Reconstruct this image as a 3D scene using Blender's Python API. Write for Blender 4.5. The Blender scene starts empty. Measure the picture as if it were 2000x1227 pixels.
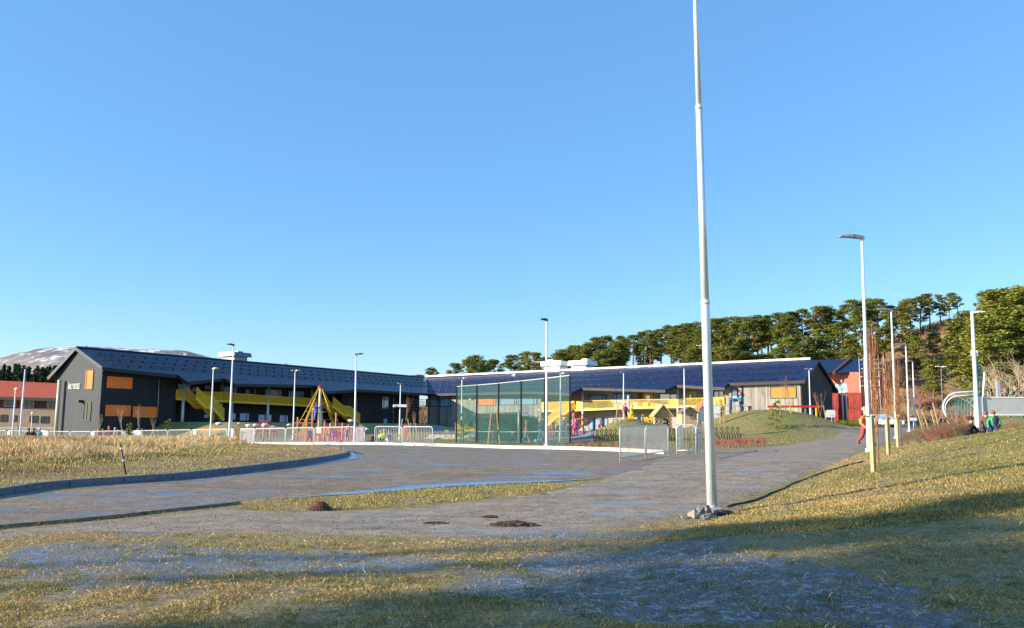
import bpy, math, random
import numpy as np
from mathutils import Vector, Matrix, Euler
PI = math.pi
SC = bpy.context.scene
COL = SC.collection
random.seed(7)
RNG = np.random.default_rng(7)

# ---------------------------------------------------------------- camera
F = 1650.0
PITCH = math.atan(219.0 / F)
CAMZ = 1.6
RM = (Euler((PI / 2 + PITCH, 0, 0)).to_matrix() @ Matrix.Rotation(0.0055, 3, 'Z'))
cam_d = bpy.data.cameras.new('camera')
cam_d.lens = F / 2000 * 36.0
cam_d.sensor_width = 36
cam_d.clip_start = 0.1
cam_d.clip_end = 30000
cam = bpy.data.objects.new('camera', cam_d)
COL.objects.link(cam)
cam.matrix_world = Matrix.Translation((0, 0, CAMZ)) @ RM.to_4x4()
SC.camera = cam

# ---------------------------------------------------------------- sky and sun
SUN_EL = math.radians(17)
SUN_DIR = Vector((-0.965 * math.cos(SUN_EL), -0.26 * math.cos(SUN_EL), math.sin(SUN_EL))).normalized()
w = bpy.data.worlds.new("World")
SC.world = w
w.use_nodes = True
nt = w.node_tree
nt.nodes.clear()
wo = nt.nodes.new('ShaderNodeOutputWorld')
bg = nt.nodes.new('ShaderNodeBackground')
sky = nt.nodes.new('ShaderNodeTexSky')
sky.sky_type = 'NISHITA'
sky.sun_disc = False
sky.sun_elevation = SUN_EL
sky.sun_rotation = math.atan2(SUN_DIR.x, SUN_DIR.y)
sky.air_density = 1.0
sky.dust_density = 0.3
sky.ozone_density = 3.2
bg.inputs['Strength'].default_value = 0.15
hsv = nt.nodes.new('ShaderNodeHueSaturation')
hsv.inputs['Hue'].default_value = .502
hsv.inputs['Saturation'].default_value = 1.18
hsv.inputs['Value'].default_value = 1.08
nt.links.new(sky.outputs[0], hsv.inputs['Color'])
smx = nt.nodes.new('ShaderNodeMix'); smx.data_type = 'RGBA'; smx.inputs[0].default_value = .5
smx.inputs[7].default_value = (.70, 1.68, 3.15, 1)
nt.links.new(hsv.outputs[0], smx.inputs[6])
nt.links.new(smx.outputs[2], bg.inputs[0])
nt.links.new(bg.outputs[0], wo.inputs[0])
sd = bpy.data.lights.new('sun', 'SUN')
sd.energy = 5.0
sd.angle = math.radians(0.5)
sd.color = (1.0, 0.86, 0.66)
sun = bpy.data.objects.new('sun', sd)
COL.objects.link(sun)
sun.rotation_euler = SUN_DIR.to_track_quat('Z', 'Y').to_euler()
SC.view_settings.view_transform = 'Standard'
SC.view_settings.look = 'None'
SC.view_settings.exposure = 0.92
SC.view_settings.gamma = 1

# ---------------------------------------------------------------- camera maths (where a thing of the photo stands)
def proj(x, y, z):
    c = RM.transposed() @ Vector((x, y, z - CAMZ))
    return 1000 + F * c.x / -c.z, 613.5 - F * c.y / -c.z
def ray(px, py):
    return RM @ Vector(((px - 1000) / F, -(py - 613.5) / F, -1.0))
def P(px, py, D):
    d = ray(px, py)
    return Vector((0, 0, CAMZ)) + d * (D / d.y)

# ---------------------------------------------------------------- terrain
def sm(a, b, t):
    t = np.clip((np.asarray(t, float) - a) / (b - a), 0, 1)
    return t * t * (3 - 2 * t)
def lin(a, b, t):
    return np.clip((np.asarray(t, float) - a) / (b - a), 0, 1)
_L = np.random.default_rng(3).random((256, 256))
def vn(x, y, s=1.0, o=0):
    x = np.asarray(x, float) / s + 37.3 * (o + 1); y = np.asarray(y, float) / s + 11.7 * (o + 1)
    xi = np.floor(x).astype(int); yi = np.floor(y).astype(int)
    fx = x - xi; fy = y - yi
    fx = fx * fx * (3 - 2 * fx); fy = fy * fy * (3 - 2 * fy)
    a = _L[xi % 256, yi % 256]; b = _L[(xi + 1) % 256, yi % 256]
    c = _L[xi % 256, (yi + 1) % 256]; d = _L[(xi + 1) % 256, (yi + 1) % 256]
    return (a * (1 - fx) + b * fx) * (1 - fy) + (c * (1 - fx) + d * fx) * fy
def fbm(x, y, s, o=0, n=4):
    r = 0; a = .5; t = 0
    for i in range(n):
        r = r + a * vn(x, y, s / 2 ** i, o + i); t += a; a *= .5
    return r / t
LC0 = np.array((-39.1, 81.0)); LD = np.array((.487, .873)); LN = np.array((.873, -.487))
RC0 = np.array((32.4, 95.0)); RD = np.array((-.807, .589)); RN = np.array((-.589, -.807))
def xe(y):      # right-hand edge of the gravel path
    y = np.asarray(y, float)
    return np.where(y < 32, 3.8 + .58 * (y - 15.5), 13.37 + .51 * (y - 32))
HX = [-400, -150, -60, -22, 10, 40, 80, 100, 113, 140, 250, 500]
HZ = [1, 2, 4, 6.5, 9, 17, 20.5, 24, 29.5, 31, 34, 36]
def T(x, y):
    x = np.asarray(x, float); y = np.asarray(y, float)
    z = .42 * sm(14, 27, y) + .022 * np.maximum(x, 0) * sm(15, 30, y) * (1 - sm(160, 240, y))
    z = z - .68 * sm(-8, -38, x) * 0
    z = z - .62 * lin(-8, -38, x) * sm(22, 60, y) * (1 - sm(84, 106, y))
    z = z + .35 * sm(75, 100, y)
    z = z + .25 * sm(75, 100, y) * sm(-2, 30, x) * (1 - sm(34, 44, x - .1 * (y - 80)))
    u = (x - LC0[0]) * LD[0] + (y - LC0[1]) * LD[1]; v = (x - LC0[0]) * LN[0] + (y - LC0[1]) * LN[1]
    m = sm(3, 8, u) * (1 - sm(38, 52, u)) * (1 - sm(9, 17, v)) * sm(-12, -9, v)
    z = z * (1 - m) + 1.85 * m
    z = z + 2.15 * np.exp(-(((x - 20.6) / 6.1) ** 2 + ((y - 69) / 6.5) ** 2) ** 1.2)
    z = z + 1.6 * np.exp(-(((x - 9.7) / 2.9) ** 2 + ((y - 71) / 5) ** 2))
    dx = x - xe(y)
    z = z + .15 * np.clip(dx, 0, 9) * sm(4, 20, y) * (1 - sm(30, 42, y))
    z = z + 1.15 * sm(3, 7.5, dx) * sm(42, 52, y) * (1 - sm(90, 110, y))
    hz = np.interp(x, HX, HZ)
    z = z + (hz - 1.2) * sm(146, 222, y) * (1 - .5 * sm(245, 420, y))
    z = z + (fbm(x, y, 9, 5) - .5) * 1.6 * sm(150, 190, y) * (1 - sm(400, 900, y))
    near = 1 - sm(11.0, 13.0, y)
    rt = sm(.2, 1.5, dx) * (1 - sm(32, 45, y))
    k = np.maximum(near, rt)
    z = z + ((fbm(x, y, 1.7, 20, 4) - .5) * .13 + (vn(x, y, .22, 30) - .5) * .025) * k
    return z
def Tz(x, y): return float(T(x, y))
def G(px, py, off=0.0):
    d = ray(px, py); t = 2.0; o = Vector((0, 0, CAMZ)); step = .05
    while t < 900:
        p = o + d * t
        if p.z <= Tz(p.x, p.y) + off:
            return Vector((p.x, p.y, Tz(p.x, p.y)))
        t += max(.04, t * .004)
    return o + d * 900
def at(px, D, z=None):
    x = (px - 1000) / F * D
    for i in range(4):
        zz = Tz(x, D) if z is None else z
        x += (px - proj(x, D, zz)[0]) / F * D
    return Vector((x, D, Tz(x, D) if z is None else z))

# ---------------------------------------------------------------- node helpers
class NT:
    def __init__(s, m):
        s.m = m; m.use_nodes = True; s.t = m.node_tree; s.t.nodes.clear()
        s.out = s.t.nodes.new('ShaderNodeOutputMaterial')
        s.b = s.n('ShaderNodeBsdfPrincipled'); s.l(s.b.outputs[0], s.out.inputs[0])
    def n(s, k, **kw):
        q = s.t.nodes.new(k)
        for a, v in kw.items(): setattr(q, a, v)
        return q
    def l(s, a, b): s.t.links.new(a, b)
    def val(s, sock, v):
        if hasattr(v, 'links') or isinstance(v, bpy.types.NodeSocket): s.l(v, sock)
        else: sock.default_value = v
    def pos(s, kind='Object'):
        return s.n('ShaderNodeTexCoord').outputs[kind]
    def noise(s, scale, detail=4, vec=None, rough=.55, dist=0):
        q = s.n('ShaderNodeTexNoise'); q.inputs['Scale'].default_value = scale; q.inputs['Detail'].default_value = detail
        q.inputs['Roughness'].default_value = rough; q.inputs['Distortion'].default_value = dist
        s.l(vec if vec is not None else s.pos(), q.inputs['Vector']); return q.outputs['Fac']
    def ramp(s, fac, stops, mode='LINEAR'):
        q = s.n('ShaderNodeValToRGB'); q.color_ramp.interpolation = mode
        e = q.color_ramp.elements
        while len(e) < len(stops): e.new(.5)
        for i, (p, c) in enumerate(stops):
            e[i].position = p; e[i].color = tuple(c) + (1,) if len(c) == 3 else c
        s.l(fac, q.inputs[0]); return q.outputs[0]
    def mix(s, f, a, b, mode='MIX'):
        q = s.n('ShaderNodeMix', data_type='RGBA', blend_type=mode)
        s.val(q.inputs[0], f)
        for i, v in ((6, a), (7, b)):
            if isinstance(v, bpy.types.NodeSocket): s.l(v, q.inputs[i])
            else: q.inputs[i].default_value = tuple(v) + (1,)
        return q.outputs[2]
    def math(s, op, a, b=0.0, c=0.0, clamp=False):
        q = s.n('ShaderNodeMath', operation=op, use_clamp=clamp)
        s.val(q.inputs[0], a); s.val(q.inputs[1], b); s.val(q.inputs[2], c); return q.outputs[0]
    def bump(s, h, st=.3, d=.02):
        q = s.n('ShaderNodeBump'); q.inputs['Strength'].default_value = st; q.inputs['Distance'].default_value = d
        s.l(h, q.inputs['Height']); s.l(q.outputs[0], s.b.inputs['Normal'])
def newmat(name): return NT(bpy.data.materials.new(name))
def mat(name, c, rough=.7, metal=0., var=.25, scale=3., bump=0., det=4, c2=None, spec=None, perobj=0.):
    q = newmat(name)
    f = q.noise(scale, det)
    a = c2 if c2 else tuple(v * (1 - var) for v in c)
    b = c if c2 else tuple(min(1, v * (1 + var)) for v in c)
    col = q.ramp(f, [(.3, a), (.7, b)])
    if perobj:
        oi = q.n('ShaderNodeObjectInfo')
        hs = q.n('ShaderNodeHueSaturation')
        q.l(q.math('MULTIPLY_ADD', oi.outputs['Random'], perobj * .12, .5 - perobj * .06), hs.inputs['Hue'])
        q.l(q.math('MULTIPLY_ADD', oi.outputs['Random'], perobj, 1 - perobj * .5), hs.inputs['Value'])
        q.l(col, hs.inputs['Color']); col = hs.outputs[0]
    q.l(col, q.b.inputs['Base Color'])
    q.l(q.math('MULTIPLY_ADD', f, .2, rough - .1), q.b.inputs['Roughness'])
    q.b.inputs['Metallic'].default_value = metal
    if spec is not None: q.b.inputs['Specular IOR Level'].default_value = spec
    if bump: q.bump(q.noise(scale * 6, 3), bump, .02)
    return q.m
def wood(name, d, dark, light, plank=.16, rough=.75, streak=.5):
    """vertical boards along the wall direction d"""
    q = newmat(name)
    dp = q.n('ShaderNodeVectorMath', operation='DOT_PRODUCT'); q.l(q.pos(), dp.inputs[0]); dp.inputs[1].default_value = (d[0], d[1], 0)
    k = q.math('DIVIDE', dp.outputs['Value'], plank)
    wn = q.n('ShaderNodeTexWhiteNoise', noise_dimensions='1D'); q.l(q.math('FLOOR', k), wn.inputs['W'])
    mp = q.n('ShaderNodeMapping'); mp.inputs['Scale'].default_value = (1, 1, .08); q.l(q.pos(), mp.inputs[0])
    gr = q.noise(9, 5, mp.outputs[0])
    big = q.noise(.5, 3)
    f = q.math('ADD', q.math('MULTIPLY', wn.outputs['Value'], .45), q.math('MULTIPLY', gr, streak))
    f = q.math('ADD', f, q.math('MULTIPLY', q.math('SUBTRACT', big, .5), .5))
    col = q.ramp(f, [(.15, dark), (.85, light)])
    fr = q.math('FRACT', k)
    gap = q.math('LESS_THAN', fr, .09)
    col = q.mix(q.math('MULTIPLY', gap, .7), col, tuple(v * .3 for v in dark))
    q.l(col, q.b.inputs['Base Color']); q.b.inputs['Roughness'].default_value = rough
    q.bump(q.math('ADD', q.math('MULTIPLY', gap, -1.), q.math('MULTIPLY', gr, .3)), .5, .015)
    return q.m
def mesh_net(name, c, transp, rough=.6):
    """fine netting or perforated sheet: far below one pixel, so an even see-through mix"""
    q = newmat(name)
    q.b.inputs['Base Color'].default_value = tuple(c) + (1,); q.b.inputs['Roughness'].default_value = rough
    tr = q.n('ShaderNodeBsdfTransparent'); mx = q.n('ShaderNodeMixShader')
    n = q.noise(1.5, 3)
    q.l(q.math('MULTIPLY_ADD', n, .12, transp ** .5 - .06), mx.inputs[0])
    q.l(q.b.outputs[0], mx.inputs[1]); q.l(tr.outputs[0], mx.inputs[2]); q.l(mx.outputs[0], q.out.inputs[0])
    return q.m
M = {}
M['galv'] = mat('galvanised steel', (.58, .61, .63), .4, .35, .08, 6)
M['mast'] = mat('mast aluminium', (.74, .79, .82), .33, .25, .05, 4)
M['whitemetal'] = mat('white painted metal', (.78, .79, .80), .4, 0, .05, 5)
M['lampdark'] = mat('dark lamp metal', (.045, .05, .055), .5, .3, .2, 5)
M['lampgrey'] = mat('grey lamp metal', (.33, .33, .32), .5, .4, .12, 5)
M['black'] = mat('black plastic', (.02, .02, .022), .5, 0, .3, 8)
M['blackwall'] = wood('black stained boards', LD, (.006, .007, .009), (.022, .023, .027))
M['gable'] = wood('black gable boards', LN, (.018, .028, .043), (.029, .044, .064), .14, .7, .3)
M['darkrecess'] = wood('dark boards in recess', LD, (.012, .014, .019), (.028, .031, .038), .2)
M['greywood'] = wood('weathered grey boards', RD, (.12, .118, .105), (.42, .40, .345), .2, .85, .75)
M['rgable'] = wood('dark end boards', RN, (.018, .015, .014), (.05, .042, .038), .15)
M['render'] = mat('warm grey wall panel', (.36, .335, .30), .8, 0, .06, 1.2)
M['soffit'] = mat('dark soffit', (.012, .012, .014), .6, 0, .2, 2)
M['orange'] = mat('orange window blind', (1.0, .215, .03), .7, 0, .05, 2)
M['yellow'] = mat('yellow painted steel', (.95, .55, .008), .45, 0, .08, 3)
M['yellownet'] = mesh_net('yellow perforated railing', (.95, .53, .006), .22)
M['yellowwire'] = mesh_net('yellow wire railing', (.78, .58, .10), .72)
M['green_net'] = mesh_net('green ball netting', (.0, .09, .08), .56)
M['green_solid'] = mat('dark green sheet', (.01, .07, .06), .6, 0, .2, 2)
M['teal_net'] = mesh_net('teal netting', (.03, .28, .22), .3)
M['concrete'] = mat('pale concrete', (.46, .44, .40), .85, 0, .15, 3, .2)
M['kerb'] = mat('granite kerb', (.13, .145, .165), .7, 0, .3, 9, .3)
M['palekerb'] = mat('pale kerb', (.68, .64, .55), .8, 0, .12, 2, .2)
M['stone'] = mat('rough stone', (.24, .235, .22), .9, 0, .5, 9, .8)
M['palestone'] = mat('pale stone blocks', (.60, .54, .42), .85, 0, .3, 2.5, .5)
M['rust'] = mat('rusty iron', (.13, .055, .035), .8, .3, .5, 20, .5)
M['soil'] = mat('dark soil', (.085, .052, .03), .95, 0, .5, 14, 1.)
M['timber'] = mat('raw pine timber', (.50, .36, .18), .75, 0, .25, 6, .2)
M['greytimber'] = mat('grey aged timber', (.20, .17, .15), .85, 0, .3, 5, .3)
M['redplastic'] = mat('red plastic', (.62, .03, .025), .4, 0, .08, 3)
M['blueplastic'] = mat('blue plastic', (.03, .16, .55), .4, 0, .08, 3)
M['pink'] = mat('pink fabric', (.75, .12, .25), .7, 0, .15, 6)
M['white'] = mat('white board', (.80, .80, .78), .5, 0, .03, 3)
M['container'] = mat('red container steel', (.36, .055, .04), .5, 0, .25, 1.5)
M['redwall'] = wood('red painted boards', (1, 0), (.50, .12, .085), (.58, .15, .10), .25, .6, .2)
M['redroof'] = mat('orange red tiles', (.46, .075, .016), .7, 0, .1, 1.5)
M['brick'] = mat('tan brick', (.34, .25, .18), .85, 0, .15, 1.2)
M['brownpanel'] = mat('brown cladding', (.10, .035, .025), .7, 0, .2, 2)
M['bark'] = mat('pine bark', (.20, .115, .07), .9, 0, .35, 3, perobj=.3)
M['deadwood'] = mat('bare grey twigs', (.40, .32, .22), .9, 0, .3, 4, perobj=.3)
M['redtwig'] = mat('red brown twigs', (.36, .19, .12), .9, 0, .35, 4, perobj=.3)
M['orangetwig'] = mat('rust orange twigs', (.42, .19, .085), .85, 0, .3, 4)
M['redshrub'] = mat('red shrub twigs', (.36, .14, .10), .85, 0, .3, 4)
M['skin'] = mat('skin', (.55, .33, .24), .6, 0, .06, 20)
def leafmat(name, lo, hi, ns=.35):
    q = newmat(name)
    g = q.n('ShaderNodeNewGeometry'); oi = q.n('ShaderNodeObjectInfo')
    f = q.math('ADD', q.math('MULTIPLY', g.outputs['Random Per Island'], .55), q.math('MULTIPLY', q.noise(ns, 4), .6))
    f = q.math('ADD', f, q.math('MULTIPLY', q.math('SUBTRACT', oi.outputs['Random'], .5), .3))
    q.l(q.ramp(f, [(.2, lo), (.85, hi)]), q.b.inputs['Base Color'])
    q.b.inputs['Roughness'].default_value = .7
    q.b.inputs['Specular IOR Level'].default_value = .25
    tl = q.n('ShaderNodeBsdfTranslucent'); mx = q.n('ShaderNodeMixShader'); mx.inputs[0].default_value = .2
    q.l(q.ramp(f, [(.2, lo), (.85, hi)]), tl.inputs[0])
    q.l(q.b.outputs[0], mx.inputs[1]); q.l(tl.outputs[0], mx.inputs[2]); q.l(mx.outputs[0], q.out.inputs[0])
    return q.m
M['pine'] = leafmat('pine needles', (.085, .115, .02), (.29, .31, .055))
M['spruce'] = leafmat('dark spruce needles', (.012, .025, .014), (.045, .065, .022))
M['dryblade'] = leafmat('dry tall grass', (.42, .29, .12), (.90, .68, .36), .9)
M['blade'] = leafmat('winter grass blades', (.10, .065, .022), (.70, .50, .20), 2.2)
M['greenblade'] = leafmat('green grass blades', (.04, .06, .012), (.36, .34, .08), 2.2)
def glassmat():
    q = newmat('window glass')
    q.b.inputs['Base Color'].default_value = (.27, .46, .68, 1)  # blue base stands in for reflected sky
    q.b.inputs['Roughness'].default_value = .04; q.b.inputs['Metallic'].default_value = .0
    q.b.inputs['IOR'].default_value = 1.52
    gl = q.n('ShaderNodeBsdfGlossy'); gl.inputs['Roughness'].default_value = .02
    gl.inputs['Color'].default_value = (.82, .9, .95, 1)
    mx = q.n('ShaderNodeMixShader'); mx.inputs[0].default_value = .12
    q.l(q.b.outputs[0], mx.inputs[1]); q.l(gl.outputs[0], mx.inputs[2]); q.l(mx.outputs[0], q.out.inputs[0])
    q.bump(q.noise(.7, 2), .05, .05)
    return q.m
M['glass'] = glassmat()
M['skyglass'] = mat('window glass with painted sky', (.40, .62, .88), .08, 0, .12, .8)  # pale blue colour painted in place of sky mirrored by the panes
M['glassd'] = mat('dark window glass', (.035, .05, .06), .08, 0, .3, 1.5)
def solar(name, d, base):
    q = newmat(name)
    dp = q.n('ShaderNodeVectorMath', operation='DOT_PRODUCT'); q.l(q.pos(), dp.inputs[0]); dp.inputs[1].default_value = (d[0], d[1], 0)
    fx = q.math('FRACT', q.math('DIVIDE', dp.outputs['Value'], 1.05))
    sx = q.n('ShaderNodeSeparateXYZ'); q.l(q.pos(), sx.inputs[0])
    fz = q.math('FRACT', q.math('DIVIDE', sx.outputs[2], .30))
    e = q.math('MAXIMUM', q.math('LESS_THAN', fx, .04), q.math('MULTIPLY', q.math('LESS_THAN', fz, .10), 1.))
    wn = q.n('ShaderNodeTexWhiteNoise', noise_dimensions='2D')
    cb = q.n('ShaderNodeCombineXYZ'); q.l(q.math('FLOOR', q.math('DIVIDE', dp.outputs['Value'], 1.05)), cb.inputs[0]); q.l(q.math('FLOOR', q.math('DIVIDE', sx.outputs[2], .30)), cb.inputs[1])
    q.l(cb.outputs[0], wn.inputs['Vector'])
    col = q.mix(wn.outputs['Value'], tuple(v * .85 for v in base), tuple(v * 1.2 for v in base))
    col = q.mix(q.math('MULTIPLY', e, .35), col, tuple(v * .5 for v in base))
    q.l(col, q.b.inputs['Base Color'])
    q.l(q.math('MULTIPLY_ADD', q.noise(.6, 3), .15, .22), q.b.inputs['Roughness'])
    q.b.inputs['Specular IOR Level'].default_value = .16
    return q.m
M['solar_l'] = solar('blue roof sheets left', LD, (.014, .018, .046))
M['solar_r'] = solar('blue roof sheets right', RD, (.012, .020, .066))
def plain(name, c, r=.75): 
    if name not in M: M[name] = mat(name, c, r, 0, .12, 12)
    return M[name]

# ---------------------------------------------------------------- objects
def tag(o, label=None, cat=None, group=None, kind=None):
    if label: o['label'] = label
    if cat: o['category'] = cat
    if group: o['group'] = group
    if kind: o['kind'] = kind
    return o
def thing(name, label, cat, loc=(0, 0, 0), rotz=0, group=None):
    o = bpy.data.objects.new(name, None); COL.objects.link(o); o.empty_display_size = .3
    o.location = loc; o.rotation_euler = (0, 0, rotz)
    return tag(o, label, cat, group)
def npmesh(name, V, Fc, mats, n=3, smooth=False, midx=None):
    V = np.asarray(V, np.float32).reshape(-1, 3); Fc = np.asarray(Fc, np.int32).reshape(-1, n)
    me = bpy.data.meshes.new(name)
    me.vertices.add(len(V)); me.vertices.foreach_set('co', V.ravel())
    me.loops.add(Fc.size); me.loops.foreach_set('vertex_index', Fc.ravel())
    me.polygons.add(len(Fc)); me.polygons.foreach_set('loop_start', np.arange(0, Fc.size, n, dtype=np.int32))
    if smooth: me.polygons.foreach_set('use_smooth', np.ones(len(Fc), bool))
    me.update(calc_edges=True)
    for m in (mats if isinstance(mats, (list, tuple)) else [mats]): me.materials.append(m)
    if midx is not None: me.polygons.foreach_set('material_index', np.asarray(midx, np.int32))
    me.validate()
    return me
def link(name, me, parent=None):
    o = bpy.data.objects.new(name, me); COL.objects.link(o)
    if parent: o.parent = parent
    return o
class MB:
    def __init__(s): s.v = []; s.f = []; s.mi = []; s.sm = []; s.k = 0; s.smooth = False
    def add(s, vs, fs, smooth=False):
        o = len(s.v); s.v += [Vector(v) for v in vs]
        for f in fs: s.f.append([o + i for i in f]); s.mi.append(s.k); s.sm.append(smooth)
        return s
    def hexa(s, p):   # p: 4 bottom (ccw from above), 4 top
        return s.add(p, [(3, 2, 1, 0), (4, 5, 6, 7), (0, 1, 5, 4), (1, 2, 6, 5), (2, 3, 7, 6), (3, 0, 4, 7)])
    def box(s, c, d, rz=0, R=None):
        hx, hy, hz = d[0] / 2, d[1] / 2, d[2] / 2
        pts = [Vector((x, y, z)) for z in (-hz, hz) for x, y in ((-hx, -hy), (hx, -hy), (hx, hy), (-hx, hy))]
        R = R or Matrix.Rotation(rz, 3, 'Z')
        return s.hexa([R @ p + Vector(c) for p in pts])
    def bar(s, a, b, w, h=None):
        a = Vector(a); b = Vector(b); d = b - a; L = d.length
        if L < 1e-6: return s
        R = d.to_track_quat('Y', 'Z').to_matrix()
        return s.box((a + b) / 2, (w, L, h or w), R=R)
    def tube(s, pts, r, n=8, cap=True):
        pts = [Vector(p) for p in pts]; rs = r if isinstance(r, (list, tuple)) else [r] * len(pts)
        o = len(s.v); up = None
        for i, p in enumerate(pts):
            d = (pts[min(i + 1, len(pts) - 1)] - pts[max(i - 1, 0)]).normalized()
            if up is None:
                up = Vector((1, 0, 0)) if abs(d.x) < .9 else Vector((0, 1, 0))
            a = (up - d * up.dot(d)).normalized(); b = d.cross(a); up = a
            for j in range(n):
                t = 2 * PI * j / n
                s.v.append(p + (a * math.cos(t) + b * math.sin(t)) * rs[i])
        for i in range(len(pts) - 1):
            for j in range(n):
                k = (j + 1) % n
                s.f.append([o + i * n + j, o + i * n + k, o + (i + 1) * n + k, o + (i + 1) * n + j]); s.mi.append(s.k); s.sm.append(True)
        if cap:
            s.f.append([o + j for j in reversed(range(n))]); s.mi.append(s.k); s.sm.append(False)
            e = o + (len(pts) - 1) * n
            s.f.append([e + j for j in range(n)]); s.mi.append(s.k); s.sm.append(False)
        return s
    def slab(s, poly, off):
        n = len(poly); poly = [Vector(p) for p in poly]; off = Vector(off)
        vs = poly + [p + off for p in poly]
        return s.add(vs, [list(range(n)), list(reversed(range(n, 2 * n)))] + [(i, n + i, n + (i + 1) % n, (i + 1) % n) for i in range(n)])
    def blob(s, c, r, seed=0, amp=.25, n=8, m=6, smooth=True):
        rnd = random.Random(seed); c = Vector(c); r = Vector(r) if not isinstance(r, (int, float)) else Vector((r, r, r))
        vs = [c + Vector((0, 0, -r.z))]
        for i in range(1, m):
            t = PI * i / m
            for j in range(n):
                a = 2 * PI * j / n; k = 1 + rnd.uniform(-amp, amp)
                vs.append(c + Vector((math.sin(t) * math.cos(a) * r.x * k, math.sin(t) * math.sin(a) * r.y * k, -math.cos(t) * r.z * k)))
        vs.append(c + Vector((0, 0, r.z)))
        fs = [(0, 1 + (j + 1) % n, 1 + j) for j in range(n)]
        for i in range(m - 2):
            for j in range(n):
                a = 1 + i * n + j; b = 1 + i * n + (j + 1) % n
                fs.append((a, b, b + n, a + n))
        L = len(vs) - 1
        fs += [(L, L - n + j, L - n + (j + 1) % n) for j in range(n)]
        return s.add(vs, fs, smooth)
    def build(s, name, m, parent=None, off=None):
        me = bpy.data.meshes.new(name)
        o_ = Vector(off) if off is not None else (Vector(parent.location) if (parent is not None and getattr(s, 'world', False)) else Vector((0, 0, 0)))
        if parent is not None and getattr(s, 'world', False) and parent.parent: o_ = Vector(parent.parent.location)
        me.from_pydata([v - o_ for v in s.v], [], s.f)
        for x in (m if isinstance(m, (list, tuple)) else [m]): me.materials.append(x)
        me.polygons.foreach_set('material_index', s.mi); me.polygons.foreach_set('use_smooth', s.sm)
        me.update()
        return link(name, me, parent)
def WB():      # a builder fed with world coordinates, stored relative to its thing's base
    b = MB(); b.world = True; return b
def copy_tree(o, parent=None):
    c = o.copy(); COL.objects.link(c)
    if parent is not None: c.parent = parent
    for ch in list(o.children): copy_tree(ch, c)
    return c
# ================================================================ GROUND
from mathutils.geometry import delaunay_2d_cdt
def bare_mask(x, y):
    g = lambda cx, cy, sx, sy: np.exp(-(((x - cx) / sx) ** 2 + ((y - cy) / sy) ** 2))
    m = .95 * g(-3.0, 10.0, 2.8, 1.1) + .9 * g(2.0, 9.6, 1.6, 2.2) + .7 * g(3.2, 7.6, 1.4, 1.3) + .6 * g(.6, 8.4, 1.2, .9) + .5 * g(-6, 11.3, 3, .7) + .5 * g(3.6, 12.3, 1.2, 1.0)
    m = m + .55 * g(0, 12.9, 9, .55)
    n = fbm(x, y, .9, 40, 4)
    return np.clip((m + (n - .5) * 1.5 - .38) * 3.2, 0, 1) * (1 - sm(14, 17, y))
def green_mask(x, y):
    dx = x - xe(y)
    m = .22 + .45 * sm(1, 5, dx) * sm(11, 17, y) + (fbm(x, y, 2.6, 50, 3) - .5) * 1.3
    m = m + .42 * sm(42, 55, y)
    return np.clip(m, 0, 1)
def axis(segs):
    r = [segs[0][0]]
    for a, b, st in segs:
        n = max(1, int(round((b - a) / st))); r += list(a + (b - a) * (np.arange(n) + 1) / n)
    return np.array(r)
xs = axis([(-9000, -2500, 1500), (-2500, -600, 300), (-600, -200, 40), (-200, -90, 6), (-90, -50, 2.), (-50, -16, .6), (-16, 16, .17), (16, 50, .5), (50, 90, 1.5), (90, 260, 4), (260, 600, 40), (600, 2500, 300), (2500, 9000, 1500)])
ys = axis([(-60, 0, 6), (0, 4, .5), (4, 14, .14), (14, 32, .3), (32, 90, .5), (90, 130, 1), (130, 260, 3), (260, 600, 20), (600, 2500, 200), (2500, 11000, 1500)])
XX, YY = np.meshgrid(xs, ys)
ZZ = T(XX, YY)
nx, ny = len(xs), len(ys)
V = np.stack([XX.ravel(), YY.ravel(), ZZ.ravel()], 1)
idx = np.arange(nx * ny).reshape(ny, nx)
Q = np.stack([idx[:-1, :-1], idx[:-1, 1:], idx[1:, 1:], idx[1:, :-1]], -1).reshape(-1, 4)
q = newmat('winter ground')
at_ = q.n('ShaderNodeAttribute'); at_.attribute_name = 'zone'
sp = q.n('ShaderNodeSeparateColor'); q.l(at_.outputs['Color'], sp.inputs[0])
gr, ba, hi = sp.outputs[0], sp.outputs[1], sp.outputs[2]
p = q.pos()
n1 = q.noise(38, 6, p, .7); n2 = q.noise(5, 5, p, .6); n3 = q.noise(.8, 4, p)
mpx = q.n('ShaderNodeMapping'); mpx.inputs['Scale'].default_value = (14, 60, 20); mpx.inputs['Rotation'].default_value = (0, 0, .5); q.l(p, mpx.inputs[0])
strand = q.noise(1, 5, mpx.outputs[0], .7, 1.5)
s = q.math('ADD', q.math('MULTIPLY', n1, .45), q.math('MULTIPLY', strand, .55))
straw = q.ramp(s, [(.36, (.035, .025, .016)), (.45, (.20, .13, .06)), (.53, (.46, .32, .14)), (.66, (.78, .60, .32))])
green = q.ramp(s, [(.36, (.03, .035, .010)), (.45, (.13, .15, .030)), (.54, (.31, .30, .065)), (.68, (.56, .46, .15))])
gm = q.math('ADD', gr, q.math('MULTIPLY', q.math('SUBTRACT', n2, .5), 1.2), clamp=True)
grass = q.mix(gm, straw, green)
mossy = q.ramp(n2, [(.5, (0, 0, 0)), (.68, (1, 1, 1))])
grass = q.mix(q.math('MULTIPLY', mossy, .75), grass, (.085, .058, .03))
vor = q.n('ShaderNodeTexVoronoi'); vor.inputs['Scale'].default_value = 55; q.l(p, vor.inputs['Vector'])
grav = q.mix(q.ramp(n1, [(.4, (0, 0, 0)), (.6, (1, 1, 1))]), (.07, .065, .06), (.34, .31, .27))
n4 = q.noise(14, 6, p, .75)
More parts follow.
